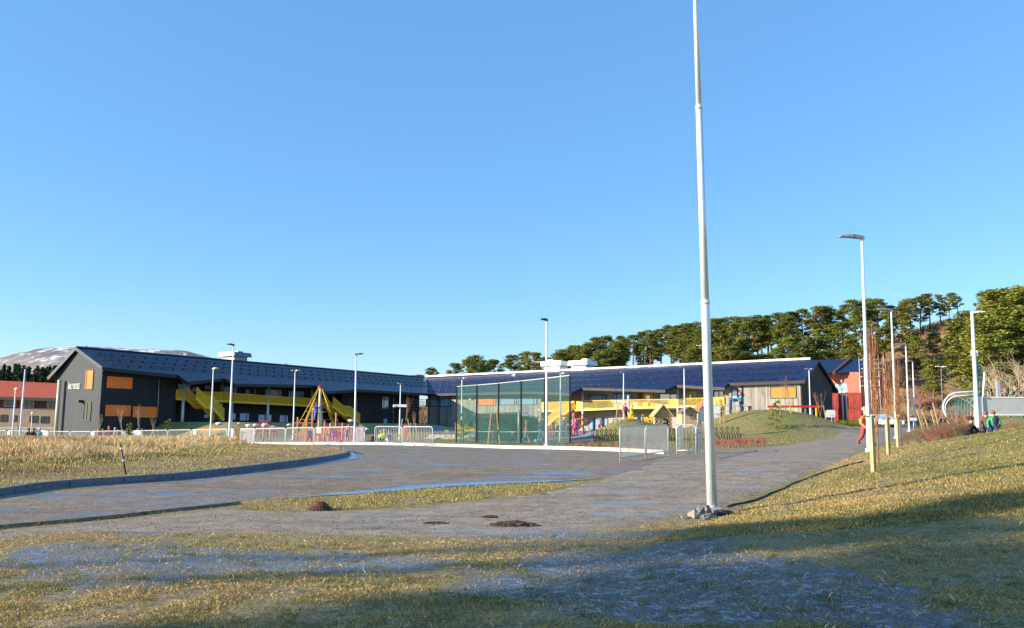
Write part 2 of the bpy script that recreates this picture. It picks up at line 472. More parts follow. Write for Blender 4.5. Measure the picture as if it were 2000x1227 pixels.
icef = q.math('MULTIPLY', ba, q.ramp(q.math('ADD', q.math('MULTIPLY', n2, .4), q.math('MULTIPLY', n4, .6)), [(.48, (0, 0, 0)), (.54, (1, 1, 1))]))
grav = q.mix(q.math('MULTIPLY', icef, .85), grav, (.15, .20, .29))
bm = q.math('MULTIPLY', q.math('ADD', ba, q.math('MULTIPLY', q.math('SUBTRACT', q.math('ADD', q.math('MULTIPLY', n1, .5), q.math('MULTIPLY', n4, .5)), .5), 4.)), q.ramp(ba, [(.02, (0, 0, 0)), (.25, (1, 1, 1))]), clamp=True)
col = q.mix(bm, grass, grav)
hill = q.ramp(q.math('ADD', q.math('MULTIPLY', q.noise(.35, 6, p, .7), .6), q.math('MULTIPLY', q.noise(2.5, 4, p), .4)), [(.35, (.10, .065, .035)), (.5, (.34, .18, .09)), (.62, (.36, .28, .10)), (.75, (.52, .36, .19))])
col = q.mix(hi, col, hill)
q.l(col, q.b.inputs['Base Color'])
q.l(q.math('MULTIPLY_ADD', icef, -.66, .85), q.b.inputs['Roughness'])
hh = q.math('ADD', q.math('MULTIPLY', s, 1.), q.math('MULTIPLY', n2, .6))
q.bump(q.math('MULTIPLY', hh, q.math('MULTIPLY_ADD', icef, -.8, 1.)), .9, .05)
M['ground'] = q.m
me = npmesh('ground', V, Q, q.m, 4, True)
ca = me.color_attributes.new('zone', 'FLOAT_COLOR', 'POINT')
zc = np.ones((len(V), 4), np.float32)
zc[:, 0] = green_mask(V[:, 0], V[:, 1]); zc[:, 1] = bare_mask(V[:, 0], V[:, 1])
zc[:, 2] = sm(128, 150, V[:, 1]) * (1 - .0 * V[:, 0])
ca.data.foreach_set('color', zc.ravel())
tag(link('ground', me), kind='structure')

def dens(pts, step=.5):
    r = []
    for a, b in zip(pts[:-1], pts[1:]):
        a = Vector(a[:2]); b = Vector(b[:2]); n = max(1, int((b - a).length / step))
        r += [a.lerp(b, i / n) for i in range(n)]
    return r + [Vector(pts[-1][:2])]
def smooth2(pts, it=2):
    for _ in range(it):
        o = [pts[0]]
        for a, b in zip(pts[:-1], pts[1:]):
            a = Vector(a[:2]); b = Vector(b[:2]); o += [a.lerp(b, .25), a.lerp(b, .75)]
        pts = o + [pts[-1]]
    return pts
def inside(poly, X, Y):
    r = np.zeros(X.shape, bool); n = len(poly)
    for i in range(n):
        x1, y1 = poly[i]; x2, y2 = poly[(i + 1) % n]
        c = ((y1 > Y) != (y2 > Y)) & (X < (x2 - x1) * (Y - y1) / ((y2 - y1) + 1e-12) + x1)
        r ^= c
    return r
def sheet(name, poly, off, m, wob=0., step=.5, kind='structure', zfun=T, grow=.02, edge=None, fade=.35):
    pl = dens(list(poly) + [poly[0]], step)[:-1]
    if wob:
        pl = [Vector((p.x + (float(vn(p.x, p.y, .8, 60)) - .5) * wob * 2 + (float(vn(p.x, p.y, .3, 61)) - .5) * wob, p.y + (float(vn(p.x, p.y, .8, 62)) - .5) * wob * 2 + (float(vn(p.x, p.y, .3, 63)) - .5) * wob)) for p in pl]
    P_ = [(p.x, p.y) for p in pl]
    ax = np.array(P_); x0, y0 = ax.min(0); x1, y1 = ax.max(0)
    gy = [y0]
    while gy[-1] < y1: gy.append(gy[-1] + max(.3, min(1.2, gy[-1] * grow)))
    pts = []
    for yv in gy:
        st = max(.35, min(1.2, yv * grow)); xv = np.arange(x0, x1, st) + RNG.random() * .2
        k = inside(P_, xv, np.full(xv.shape, yv) + 1e-4)
        pts += [Vector((float(a), float(yv))) for a in xv[k]]
    n = len(pl)
    vs, es, fs, *_ = delaunay_2d_cdt(pl + pts, [], [list(range(n))], 2, 1e-4)
    X = np.array([v.x for v in vs]); Y = np.array([v.y for v in vs])
    cen = np.array([[sum(X[i] for i in f) / 3, sum(Y[i] for i in f) / 3] for f in fs])
    if edge is not None:
        ed_ = np.array([(p.x, p.y) for p in (pl if edge == 'all' else dens(edge, .3))]); dist = np.full(X.shape, 1e9)
        for e_ in ed_: dist = np.minimum(dist, np.hypot(X - e_[0], Y - e_[1]))
        off = np.minimum(off, -.03 + (fbm(X, Y, .5, 130, 3) - .5) * .05 + .055 * dist / fade)
    Z = zfun(X, Y) + off
    tri = np.array([f for f in fs if len(f) == 3])
    k = inside(P_, cen[:, 0], cen[:, 1]); tri = tri[k]
    # wind up
    a = np.stack([X, Y], 1); cr = np.cross(a[tri[:, 1]] - a[tri[:, 0]], a[tri[:, 2]] - a[tri[:, 0]])
    tri[cr < 0] = tri[cr < 0][:, ::-1]
    me = npmesh(name, np.stack([X, Y, Z], 1), tri, m, 3, True)
    o = link(name, me)
    if kind: o['kind'] = kind
    return o
def asphalt(name, lo, hi_, icecol, iceamt, gravel):
    q = newmat(name); p = q.pos()
    mp = q.n('ShaderNodeMapping'); mp.inputs['Scale'].default_value = (.35, 1.6, 1); mp.inputs['Rotation'].default_value = (0, 0, -.35); q.l(p, mp.inputs[0])
    fine = q.noise(26, 8, p, .85); mid = q.noise(2.2, 5, p, .6); st = q.noise(1.1, 6, mp.outputs[0], .62, .8)
    vor = q.n('ShaderNodeTexVoronoi'); vor.inputs['Scale'].default_value = gravel; q.l(p, vor.inputs['Vector'])
    q.b.inputs['Specular IOR Level'].default_value = .3
    f2 = q.noise(12, 5, p, .8)
    c = q.mix(q.ramp(q.math('ADD', q.math('MULTIPLY', fine, .6), q.math('MULTIPLY', f2, .4)), [(.42, (0, 0, 0)), (.58, (1, 1, 1))]), lo, hi_)
    bright = q.math('MULTIPLY', q.math('GREATER_THAN', q.n('ShaderNodeSeparateColor').outputs[0], 2), 0)
    wn = q.n('ShaderNodeSeparateColor'); q.l(vor.outputs['Color'], wn.inputs[0])
    c = q.mix(q.math('MULTIPLY', q.math('GREATER_THAN', wn.outputs[0], .93), .7), c, (.55, .47, .36))
    c = q.mix(q.math('MULTIPLY', q.math('LESS_THAN', wn.outputs[0], .1), .6), c, (.06, .055, .055))
    c = q.mix(q.ramp(mid, [(.4, (0, 0, 0)), (.7, (.55, .55, .55))]), c, tuple(v * 1.25 for v in hi_))
    tr = q.noise(.45, 5, mp.outputs[0], .6, 2.5)
    c = q.mix(q.ramp(tr, [(.36, (.42, .42, .42)), (.50, (0, 0, 0)), (.60, (0, 0, 0)), (.72, (.35, .35, .35))]), c, tuple(v * 1.3 for v in lo))
    ice = q.math('MULTIPLY', q.ramp(st, [(.60 - iceamt * .16, (0, 0, 0)), (.66 - iceamt * .10, (1, 1, 1))]), q.ramp(q.noise(.35, 3, p), [(.45, (0, 0, 0)), (.6, (1, 1, 1))]))
    c = q.mix(q.math('MULTIPLY', ice, .8), c, icecol)
    q.l(c, q.b.inputs['Base Color'])
    q.l(q.math('MULTIPLY_ADD', ice, -.62, .88), q.b.inputs['Roughness'])
    q.bump(q.math('MULTIPLY', q.math('ADD', fine, q.math('MULTIPLY', vor.outputs['Distance'], .8)), q.math('MULTIPLY_ADD', ice, -.9, 1)), .8, .018)
    return q.m
M['road'] = asphalt('gritted asphalt', (.095, .070, .050), (.34, .26, .18), (.14, .17, .22), .85, 42)
M['gravel'] = asphalt('gravel path', (.11, .086, .062), (.42, .33, .235), (.24, .27, .31), .55, 36)
M['pave'] = asphalt('plain asphalt', (.16, .15, .15), (.27, .26, .26), (.2, .22, .26), 0, 30)

g2 = lambda L: [G(a, b).xy for a, b in L]
a2 = lambda L: [at(a, b).xy for a, b in L]
KERB_FAR = smooth2(a2([(1296, 33.2), (1215, 37.2), (1100, 42), (985, 45.5), (845, 49.5), (700, 53.5), (600, 56.5), (470, 61), (250, 66), (0, 69.5), (-260, 72)]), 2)
road_low = g2([(-320, 1075), (-100, 1047), (0, 1032), (215, 1012), (430, 989), (520, 976), (700, 966), (860, 953), (1000, 946), (1110, 941), (1180, 935), (1300, 915), (1345, 900)])
sheet('road', list(road_low) + list(KERB_FAR), .010, M['road'], 0, .6, edge=list(road_low))
path_up = g2([(-320, 1078), (0, 1035), (215, 1015), (430, 992), (475, 995), (560, 1000), (690, 997), (860, 983), (1000, 970), (1110, 953), (1190, 925), (1255, 905)]) + a2([(1290, 34.), (1390, 35.5), (1480, 38.5)])
far_l = [Vector((float(xe(y)) - 5.2, y)) for y in (46, 56, 68, 80, 95, 118)]
far_r = [Vector((float(xe(y)) - .1, y)) for y in (118, 100, 84, 70, 56, 44, 36, 31)]
path_low = g2([(1640, 903), (1560, 938), (1480, 972), (1410, 1000), (1330, 1014), (1220, 1036), (1080, 1046), (900, 1052), (700, 1050), (450, 1046), (250, 1041), (100, 1042), (-320, 1094)])
sheet('gravel_path', list(path_up) + far_l + far_r + list(path_low), .016, M['gravel'], .13, .35, edge='all', fade=.4)
# pavement behind the far kerb
kp = [p for p in KERB_FAR if p.x > -6.5]
pv = [p + Vector((.03, .16)) for p in kp] + [p + Vector((.6, 3.2)) for p in reversed(kp)]
sheet('pavement', pv, .06, M['pave'], 0, .6)
sheet('school_yard', [at(a, b).xy for a, b in ((850, 93), (1000, 88), (1120, 84), (1280, 82), (1330, 88), (1400, 96), (1000, 108), (840, 122))], .03, M['pave'], .1, 1.)
sheet('court_floor', [at(a, b).xy for a, b in ((960, 57.5), (1112, 56), (1160, 60), (1165, 72), (940, 76), (905, 67))], .03, M['pave'], .0, 1.)
def kerbline(name, pts, wd, h, m, z0=0., taper=False, stone=1.0):
    pts = dens(pts, .34); b = MB(); n = len(pts); off = []
    for i in range(n):
        d = (pts[min(i + 1, n - 1)] - pts[max(0, i - 1)]).normalized(); off.append(Vector((-d.y, d.x)))
    for i in range(n - 1):
        if (i % 3) == 2: k = .95
        else: k = 1
        p, r = pts[i], pts[i].lerp(pts[i + 1], k)
        o1, o2 = off[i] * wd, off[i + 1] * wd
        t1 = min(1, i / 6) if taper else 1; t2 = min(1, (i + 1) / 6) if taper else 1
        c = [p, r, r + o2, p + o1]
        zs = [Tz(v.x, v.y) + z0 for v in (p, r)]; zs = [zs[0], zs[1], zs[1], zs[0]]
        hs = [h * t1 + .01, h * t2 + .01, h * t2 + .01, h * t1 + .01]
        b.hexa([Vector((v.x, v.y, z - .1)) for v, z in zip(c, zs)] + [Vector((v.x, v.y, z + e)) for v, z, e in zip(c, zs, hs)])
    o = b.build(name, m); o['kind'] = 'structure'; return o
kerbline('kerb', KERB_FAR, -.16, .15, M['palekerb'])
isl = smooth2(g2([(-330, 1012), (-120, 985), (0, 971), (80, 957), (227, 946), (350, 938), (490, 922), (595, 909), (665, 897), (684, 891), (683, 886), (660, 881), (615, 877)]), 2)
isl = list(isl)
kerbline('island_kerb', isl, .15, .15, M['kerb'], .01)
back = a2([(560, 47.5), (420, 50), (200, 52), (0, 53), (-300, 54)])
isl_poly = [p + Vector((0, 0)) for p in isl] + list(back)
def ins(p, i):
    d = (isl[min(i + 1, len(isl) - 1)] - isl[max(0, i - 1)]).normalized(); return p + Vector((-d.y, d.x)) * .13
ISL = [ins(p, i) for i, p in enumerate(isl)] + list(back)
M['island'] = mat('dry verge soil', (.30, .215, .11), .9, 0, .45, 4, .8, 6)
def isl_z(x, y): return T(x, y) + .10 * sm(0, 3, y - 16) + (fbm(x, y, 1.5, 70, 3) - .3) * .10
io = sheet('verge', ISL, .03, M['ground'], 0, .5, zfun=isl_z)
ca = io.data.color_attributes.new('zone', 'FLOAT_COLOR', 'POINT')
vv = np.empty(len(io.data.vertices) * 3, np.float32); io.data.vertices.foreach_get('co', vv); vv = vv.reshape(-1, 3)
zc = np.ones((len(vv), 4), np.float32); zc[:, 0] = np.clip((fbm(vv[:, 0], vv[:, 1], 3, 80) - .35) * 1.2 - .1, 0, 1); zc[:, 1] = 0; zc[:, 2] = 0
ca.data.foreach_set('color', zc.ravel())
# tarmac edge step (the low ridge of laid asphalt on the left)
kerbline('asphalt_edge', g2([(-320, 1074), (-100, 1047), (0, 1033), (110, 1023), (215, 1013), (330, 1000), (430, 990), (470, 985)]), .10, .045, M['road'], .0)
M['iceflat'] = mat('thin blue ice', (.17, .24, .38), .22, 0, .25, 1.2, .15, c2=(.10, .12, .16))
tipk = isl[int(len(isl) * .35):-4]
for nm_, ln_, w0_, sg_ in (('ice', tipk, .5, -1), ('ice', road_low[5:11], .42, 1)):
    ln_ = [Vector(p) for p in dens(ln_, .4)]; nn_ = []
    for i in range(len(ln_)):
        d_ = (ln_[min(i + 1, len(ln_) - 1)] - ln_[max(0, i - 1)]).normalized(); nn_.append(Vector((-d_.y, d_.x)))
    wv = [w0_ * (.35 + 1.2 * float(vn(p.x, p.y, 2.2, 150))) * math.sin(PI * min(1, (i + .5) / len(ln_) * 1.0)) for i, p in enumerate(ln_)]
    pol = [p + n_ * (.03 * sg_) for p, n_ in zip(ln_, nn_)] + [p + n_ * (sg_ * (.05 + w_)) for p, n_, w_ in reversed(list(zip(ln_, nn_, wv)))]
    io_ = sheet(nm_, pol, .016 if sg_ < 0 else .013, M['iceflat'], .05, .3, kind='structure')
# thin dark raised strip along the bank on the right
M['border'] = mat('dark ditch edge', (.05, .045, .04), .9, 0, .4, 14, .8)

kerbline('dark_edge', [p + Vector((float(vn(p.x, p.y, .7, 160)) - .5, 0)) * .25 for p in dens(g2([(1425, 992), (1480, 975), (1540, 950), (1580, 935), (1620, 921), (1660, 909), (1690, 902)]), .4)], .035, .022, M['border'], .0)
# ---------------------------------------------------------------- grass
def blades(name, X, Y, h, wd, m, zf=T, lean=.5, bend=True, zoff=0.):
    n = len(X); a = RNG.random(n) * 2 * PI; la = RNG.random(n) * 2 * PI
    Z = zf(X, Y) - .01 + zoff
    hh = h * (.5 + RNG.random(n)); ww = wd * (.6 + .8 * RNG.random(n)); ln = lean * RNG.random(n) ** (.7 if lean < .96 else .25)
    dx = np.cos(a) * ww / 2; dy = np.sin(a) * ww / 2
    ox = np.cos(la) * hh * ln; oy = np.sin(la) * hh * ln
    hz = hh * np.sqrt(np.clip(1 - ln ** 2, .02, 1))
    v0 = np.stack([X - dx, Y - dy, Z], 1); v1 = np.stack([X + dx, Y + dy, Z], 1)
    v2 = np.stack([X + ox * .35 + dx * .7, Y + oy * .35 + dy * .7, Z + hz * .6], 1)
    v3 = np.stack([X + ox, Y + oy, Z + hz], 1)
    V = np.stack([v0, v1, v2, v3], 1).reshape(-1, 3)
    b = np.arange(n)[:, None] * 4
    Fc = np.concatenate([b + [0, 1, 2], b + [0, 2, 3]], 1).reshape(-1, 3)
    o = link(name, npmesh(name, V, Fc, m, 3)); o['kind'] = 'stuff'; return o
def scatter(n, y0, y1, ratio0, ratio1, pw=1.6):
    u = RNG.random(n); y = (y0 ** (1 - pw) + u * (y1 ** (1 - pw) - y0 ** (1 - pw))) ** (1 / (1 - pw))
    x = y * (ratio0 + (ratio1 - ratio0) * RNG.random(n)); return x, y
def onroad(x, y):
    pp = [(p.x, p.y) for p in list(path_up) + far_l + far_r + list(path_low)]
    rp = [(p.x, p.y) for p in list(road_low) + list(KERB_FAR)]
    return inside(pp, x, y) | inside(rp, x, y)
x, y = scatter(520000, 5.0, 15, -.78, .78)
bm_ = bare_mask(x, y); cl = fbm(x, y, .5, 90, 3)
k = (~onroad(x, y)) & (RNG.random(len(x)) < (1 - .8 * bm_) * np.clip((cl - .36) * 4.5, .06, 1) + .03)
x, y = x[k], y[k]; gk = RNG.random(len(x)) < green_mask(x, y) * .8
blades('grass', x[~gk], y[~gk], .040, .0045, M['blade'], lean=.99)
blades('grass', x[gk], y[gk], .034, .0045, M['greenblade'], lean=.95)
# greener tufts and long straw in the foreground
cx, cy = scatter(420, 6, 13, -.7, .7)
k = ~onroad(cx, cy); cx, cy = cx[k], cy[k]
X = np.repeat(cx, 70) + RNG.normal(0, .05, len(cx) * 70) * np.repeat(.6 + RNG.random(len(cx)) * 1.4, 70); Y = np.repeat(cy, 70) + RNG.normal(0, .05, len(cx) * 70)
blades('grass_tufts', X, Y, .036, .0035, M['greenblade'], lean=.85)
x, y = scatter(1200, 6, 14, -.75, .75); k = ~onroad(x, y)
blades('straw', x[k], y[k], .06, .004, M['dryblade'], lean=1.0, zoff=.02)
# the right-hand bank and the verge strip
x, y = scatter(330000, 12, 46, .15, .8, 1.7)
k = (x > xe(y) + .05) & ~onroad(x, y) & (RNG.random(len(x)) < np.clip((fbm(x, y, .6, 95, 3) - .2) * 3, .25, 1)); x, y = x[k], y[k]
gk = RNG.random(len(x)) < green_mask(x, y)
blades('grass', x[~gk], y[~gk], .045, .009, M['blade'], lean=.93)
blades('grass', x[gk], y[gk], .045, .009, M['greenblade'], lean=.9)
# grass strip between road and gravel
x, y = scatter(160000, 14.5, 26, -.42, .16, 1.2)
k = ~onroad(x, y) & (RNG.random(len(x)) < np.clip((fbm(x, y, .9, 140, 3) - .33) * 4, .05, 1)); x, y = x[k], y[k]; gk = RNG.random(len(x)) < .45
blades('grass', x[~gk], y[~gk], .05, .010, M['blade'], lean=.9)
blades('grass', x[gk], y[gk], .05, .010, M['greenblade'], lean=.85)
# tall dry grass on the island
IP = [(p.x, p.y) for p in ISL]
x, y = scatter(340000, 17, 54, -.78, -.17, 1.3)
front = fbm(x, y, 4, 100, 3)
k = inside(IP, x, y); x, y, front = x[k], y[k], front[k]
edge = np.min([np.hypot(x - p.x, y - p.y) for p in isl[::3]], 0)
hg = .06 + .42 * sm(3.0, 9.0, edge + (front - .5) * 6)
keep = RNG.random(len(x)) < (.6 + .4 * sm(1, 6, edge)); x, y, hg = x[keep], y[keep], hg[keep]
M['brownblade'] = leafmat('rust brown dry stalks', (.20, .10, .05), (.46, .27, .13))
rb = RNG.random(len(x)) < np.clip((fbm(x, y, 5, 110, 3) - .54) * 5, 0, .7)
gg = (~rb) & (hg < .2) & (RNG.random(len(x)) < .55)
for nm, kk, mm in (('dry_grass', ~rb & ~gg, 'dryblade'), ('dry_grass', rb, 'brownblade'), ('grass', gg, 'greenblade')):
    blades(nm, x[kk], y[kk], hg[kk], .022, M[mm], zf=lambda a, b: isl_z(a, b), lean=.55)
# mounds and yard grass
M['mossblade'] = leafmat('olive moss grass', (.035, .045, .010), (.24, .22, .055), 2.2)
x = RNG.uniform(-5, 36, 90000); y = RNG.uniform(44, 84, 90000)
k = (x < xe(y) - 5.5) & ~onroad(x, y) & ((x > 4) | (y < 56)); x, y = x[k], y[k]
gk = RNG.random(len(x)) < .8
blades('grass', x[gk], y[gk], .06, .03, M['mossblade'], lean=.8)
blades('grass', x[~gk], y[~gk], .06, .03, M['blade'], lean=.8)
# loose stones on the gravel edge
b = MB(); rnd = random.Random(5)
for i in range(900):
    yv = rnd.uniform(12.0, 15.2); xv = rnd.uniform(-8, 5.5)
    if rnd.random() < .35: yv = 7 + rnd.random() * 6; xv = rnd.uniform(-5, 5)
    s = rnd.uniform(.004, .012)
    b.blob((xv, yv, Tz(xv, yv) + s * .5 + .02), (s * 1.3, s, s * .8), i, .3, 5, 4)
o = b.build('loose_gravel', mat('loose gravel stones', (.20, .18, .165), .85, 0, .5, 30)); o['kind'] = 'stuff'
# ================================================================ SCHOOL
class Facade:
    def __init__(s, o, d, n): s.o = Vector((o[0], o[1], 0)); s.d = Vector((d[0], d[1], 0)); s.n = Vector((n[0], n[1], 0))
    def W(s, u, v, z): return s.o + s.d * u + s.n * v + Vector((0, 0, z))
    def hit(s, px, py, v=0.):
        r = ray(px, py); o = Vector((0, 0, CAMZ)); c = s.o + s.n * v
        t = (c - o).dot(s.n) / r.dot(s.n); p = o + r * t
        return (p - s.o).dot(s.d), p.z
    def box(s, b, u0, u1, v0, v1, z0, z1):
        if s.flip(): v0, v1 = v1, v0
        return b.hexa([s.W(u0, v0, z0), s.W(u1, v0, z0), s.W(u1, v1, z0), s.W(u0, v1, z0), s.W(u0, v0, z1), s.W(u1, v0, z1), s.W(u1, v1, z1), s.W(u0, v1, z1)])
    def flip(s): return s.d.cross(s.n).z < 0
    def rect(s, x0, y0, x1, y1, v=0.):
        xm, ym = (x0 + x1) / 2, (y0 + y1) / 2
        u0 = s.hit(x0, ym, v)[0]; u1 = s.hit(x1, ym, v)[0]
        return min(u0, u1), max(u0, u1), s.hit(xm, y1, v)[1], s.hit(xm, y0, v)[1]
LF = Facade(LC0, LD, LN); RF = Facade(RC0, RD, RN)
def plane3(a, b, c):
    n = (b - a).cross(c - a).normalized()
    return a, n
def pl_hit(pl, px, py):
    r = ray(px, py); o = Vector((0, 0, CAMZ)); return o + r * ((pl[0] - o).dot(pl[1]) / r.dot(pl[1]))
def pl_z(pl, x, y): return pl[0].z - ((x - pl[0].x) * pl[1].x + (y - pl[0].y) * pl[1].y) / pl[1].z
def win(F_, root, name, px, v=0., blind=False, mull=(), frame='black', glass='glass', fr=.09):
    u0, u1, z0, z1 = F_.rect(*px, v)
    b = WB(); e = v + .07
    F_.box(b, u0, u1, v - .02, e, z0, z0 + fr); F_.box(b, u0, u1, v - .02, e, z1 - fr, z1)
    F_.box(b, u0, u0 + fr, v - .02, e - .003, z0 + fr, z1 - fr); F_.box(b, u1 - fr, u1, v - .02, e - .003, z0 + fr, z1 - fr)
    for t in mull:
        um = u0 + (u1 - u0) * t; F_.box(b, um - .05, um + .05, v - .02, e - .006, z0 + fr, z1 - fr)
    o = b.build(name, M[frame], root)
    g = WB(); F_.box(g, u0 + fr, u1 - fr, v - .02, v + .03, z0 + fr, z1 - fr); g.build('pane' if not blind else 'blind', M['orange'] if blind else M[glass], o)
    return o
LR0 = P(155, 679, 83.5); LR1 = P(831, 737.5, 135.5); RR1 = P(1592, 703.5, 99.5)
LE0 = P(205, 716, 80.7)
LPL = plane3(LR0, LR1, LE0); REA = P(1563, 743, 94.6); RPL = plane3(RR1, LR1, REA)
TH = Vector((0, 0, -.26))
# ---- left wing
LW = thing('school_building', 'black timber school wing with yellow balcony and white lettering on its gable', 'school building', (LC0[0], LC0[1], Tz(*LC0)))
zt = lambda u, v=0.: pl_z(LPL, *(LF.W(u, v, 0).xy)) - .30
def wallseg(F_, b, u0, u1, v0, v1, z0, ztf):
    if F_.flip(): pts = [(u0, v1), (u1, v1), (u1, v0), (u0, v0)]
    else: pts = [(u0, v0), (u1, v0), (u1, v1), (u0, v1)]
    b.hexa([F_.W(u, v, z0) for u, v in pts] + [F_.W(u, v, ztf(u, v)) for u, v in pts])
uL = 53.6
ua = LF.hit(345, 760)[0]; ub = LF.hit(668, 790)[0]
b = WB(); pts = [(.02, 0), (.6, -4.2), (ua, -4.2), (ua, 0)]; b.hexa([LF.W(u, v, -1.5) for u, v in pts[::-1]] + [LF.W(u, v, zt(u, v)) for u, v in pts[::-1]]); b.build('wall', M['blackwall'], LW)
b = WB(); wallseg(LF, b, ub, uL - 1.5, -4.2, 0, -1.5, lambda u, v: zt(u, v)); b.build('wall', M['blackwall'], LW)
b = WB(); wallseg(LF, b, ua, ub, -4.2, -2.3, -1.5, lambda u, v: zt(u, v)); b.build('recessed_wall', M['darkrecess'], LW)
# gable wall: pentagon slab just outside the end
GB0 = P(113, 742, 85.9); gw = Vector((GB0.x, GB0.y, 0)); c0 = LF.W(0, 0, 0)
gn = Vector((-(LD[0]), -(LD[1]), 0))
rz0 = Vector((LR0.x, LR0.y, 0))
def backz(x, y):  # mirrored slope
    nh = Vector((x - LR0.x, y - LR0.y, 0)).dot(Vector((-LN[0], -LN[1], 0))); return LR0.z - nh * .70
SLL = (LR0.z - pl_z(LPL, LR0.x + LN[0], LR0.y + LN[1]))
gd = (rz0 - c0); gd.z = 0; gend = c0 + gd * 1.74
apex = c0 + gd
poly = [c0 + Vector((0, 0, -1.5)), gend + Vector((0, 0, -1.5)), gend + Vector((0, 0, backz(gend.x, gend.y) - .3)), apex + Vector((0, 0, LR0.z - .3)), c0 + Vector((0, 0, zt(0)))]
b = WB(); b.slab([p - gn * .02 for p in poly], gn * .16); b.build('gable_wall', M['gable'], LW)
GF = Facade(c0 + gn * .14, gd.normalized(), gn)
# roof front slope with the zigzag eave
low = [(207, 717.5), (347, 733), (366, 746), (437, 739), (457, 749.5), (614, 752.5), (637, 765), (700, 760.5), (833, 769)]
lp = [pl_hit(LPL, *p) for p in low]
rg0 = LR0 + gn * .35; lp[0] = lp[0] + gn * .35
for i in range(len(lp)): lp[i].z = pl_z(LPL, lp[i].x, lp[i].y)
rg0.z = pl_z(LPL, rg0.x, rg0.y)
b = WB(); b.slab([rg0, LR1] + lp[::-1], TH); b.build('roof', M['solar_l'], LW)
# dark fascia boards along the eave
b = WB()
for p_, r_ in zip(lp[:-1], lp[1:]): b.bar(p_ + Vector((0, 0, -.16)) + Vector((LN[0], LN[1], 0)) * .04, r_ + Vector((0, 0, -.16)) + Vector((LN[0], LN[1], 0)) * .04, .07, .34)
b.build('fascia', M['soffit'], LW)
be0 = rg0 + Vector((-LN[0], -LN[1], 0)) * 4.15 + Vector((0, 0, -4.15 * .70)); be1 = LR1 + Vector((-LN[0], -LN[1], 0)) * 4.15 + Vector((0, 0, -4.15 * .70))
b = WB(); b.slab([LR1 + Vector((0, 0, .002)), rg0 + Vector((0, 0, .002)), be0, be1], TH); b.build('roof', M['solar_l'], LW)
b = WB(); 
for a_, c_ in ((rg0, lp[0]), (rg0, be0)): b.bar(a_ + gn * .05 + Vector((0, 0, -.12)), c_ + gn * .05 + Vector((0, 0, -.12)), .06, .32)
b.build('barge_board', mat('blue grey trim', (.018, .032, .058), .5, .2, .1), LW)
# back wall
bw = Facade(gend, LD, LN); b = WB(); wallseg(bw, b, 0, 52, -.2, 0, -1.5, lambda u, v: backz(*bw.W(u, v, 0).xy) - .3); b.build('back_wall', M['blackwall'], LW)
# snow guards
def guards(root, A, B, pl, nvec, fr, slope_len, u_skip=0.):
    for f in fr:
        b = WB(); o = Vector((nvec[0], nvec[1], 0)) * slope_len * f
        p0, p1 = A + o, B + o; n = int((p1 - p0).length / 1.3)
        for v in (p0, p1): v.z = pl_z(pl, v.x, v.y)
        b.tube([p0 + Vector((0, 0, .12)), p1 + Vector((0, 0, .12))], .03, 5)
        for i in range(n):
            q_ = p0.lerp(p1, (i + .5) / n); b.box(q_ + Vector((0, 0, .05)), (.12, .12, .14), rz=math.atan2(LD[1], LD[0]))
        b.build('snow_guard', M['black'], root)
guards(LW, LR0 + Vector((LD[0], LD[1], 0)) * .6, LR1 - Vector((LD[0], LD[1], 0)) * 1, LPL, LN, (.30, .58, .86), 4.9)
b = WB(); b.tube([rg0 + Vector((0, 0, .05)), LR1 + Vector((0, 0, .05))], .09, 6); b.build('ridge_cap', mat('blue ridge trim', (.05, .08, .13), .4, .3, .1), LW)
# gable features
win(GF, LW, 'window', (161.5, 722, 180.5, 761), blind=True, mull=(.78,))
win(GF, LW, 'window', (159.5, 785, 176, 822), mull=(.55,), glass='glassd')
b = WB(); u, z = GF.hit(156, 784); GF.box(b, u - .15, u + .15, 0, .5, z - .12, z + .12); b.build('wall_lamp', M['black'], LW)
def lettering(txt, F_, px0, py0, px1, py1, m, root, v=.03, name='lettering', up=None):
    cu = bpy.data.curves.new('t', 'FONT'); cu.body = txt; cu.extrude = .02; cu.offset = .0
    to = bpy.data.objects.new('t', cu); COL.objects.link(to); dg = bpy.context.evaluated_depsgraph_get()
    me = bpy.data.meshes.new_from_object(to.evaluated_get(dg)); bpy.data.objects.remove(to)
    co = np.empty(len(me.vertices) * 3); me.vertices.foreach_get('co', co); co = co.reshape(-1, 3)
    mn, mx = co.min(0), co.max(0)
    ym0, ym1 = (py0 + py1) / 2, 0
    ul, zl = F_.hit(px0, (py0[0] + py0[1]) / 2, v) if isinstance(py0, tuple) else F_.hit(px0, (py0 + py1) / 2, v)
    ur, zr_ = F_.hit(px1, (py0 + py1) / 2, v)
    zt_, zb = F_.hit((px0 + px1) / 2, py0, v)[1], F_.hit((px0 + px1) / 2, py1, v)[1]
    base = Vector(root.location)
    for i, c in enumerate(co):
        fx = (c[0] - mn[0]) / (mx[0] - mn[0]); fz = (c[1] - mn[1]) / (mx[1] - mn[1])
        me.vertices[i].co = F_.W(ul + (ur - ul) * fx, v + c[2] + .03, zb + (zt_ - zb) * fz) - base
    me.materials.clear(); me.materials.append(m); me.name = name
    return link(name, me, root)
lettering('ÅSLY SKOLE', GF, 125.5, 746, 151, 759.5, M['white'], LW)
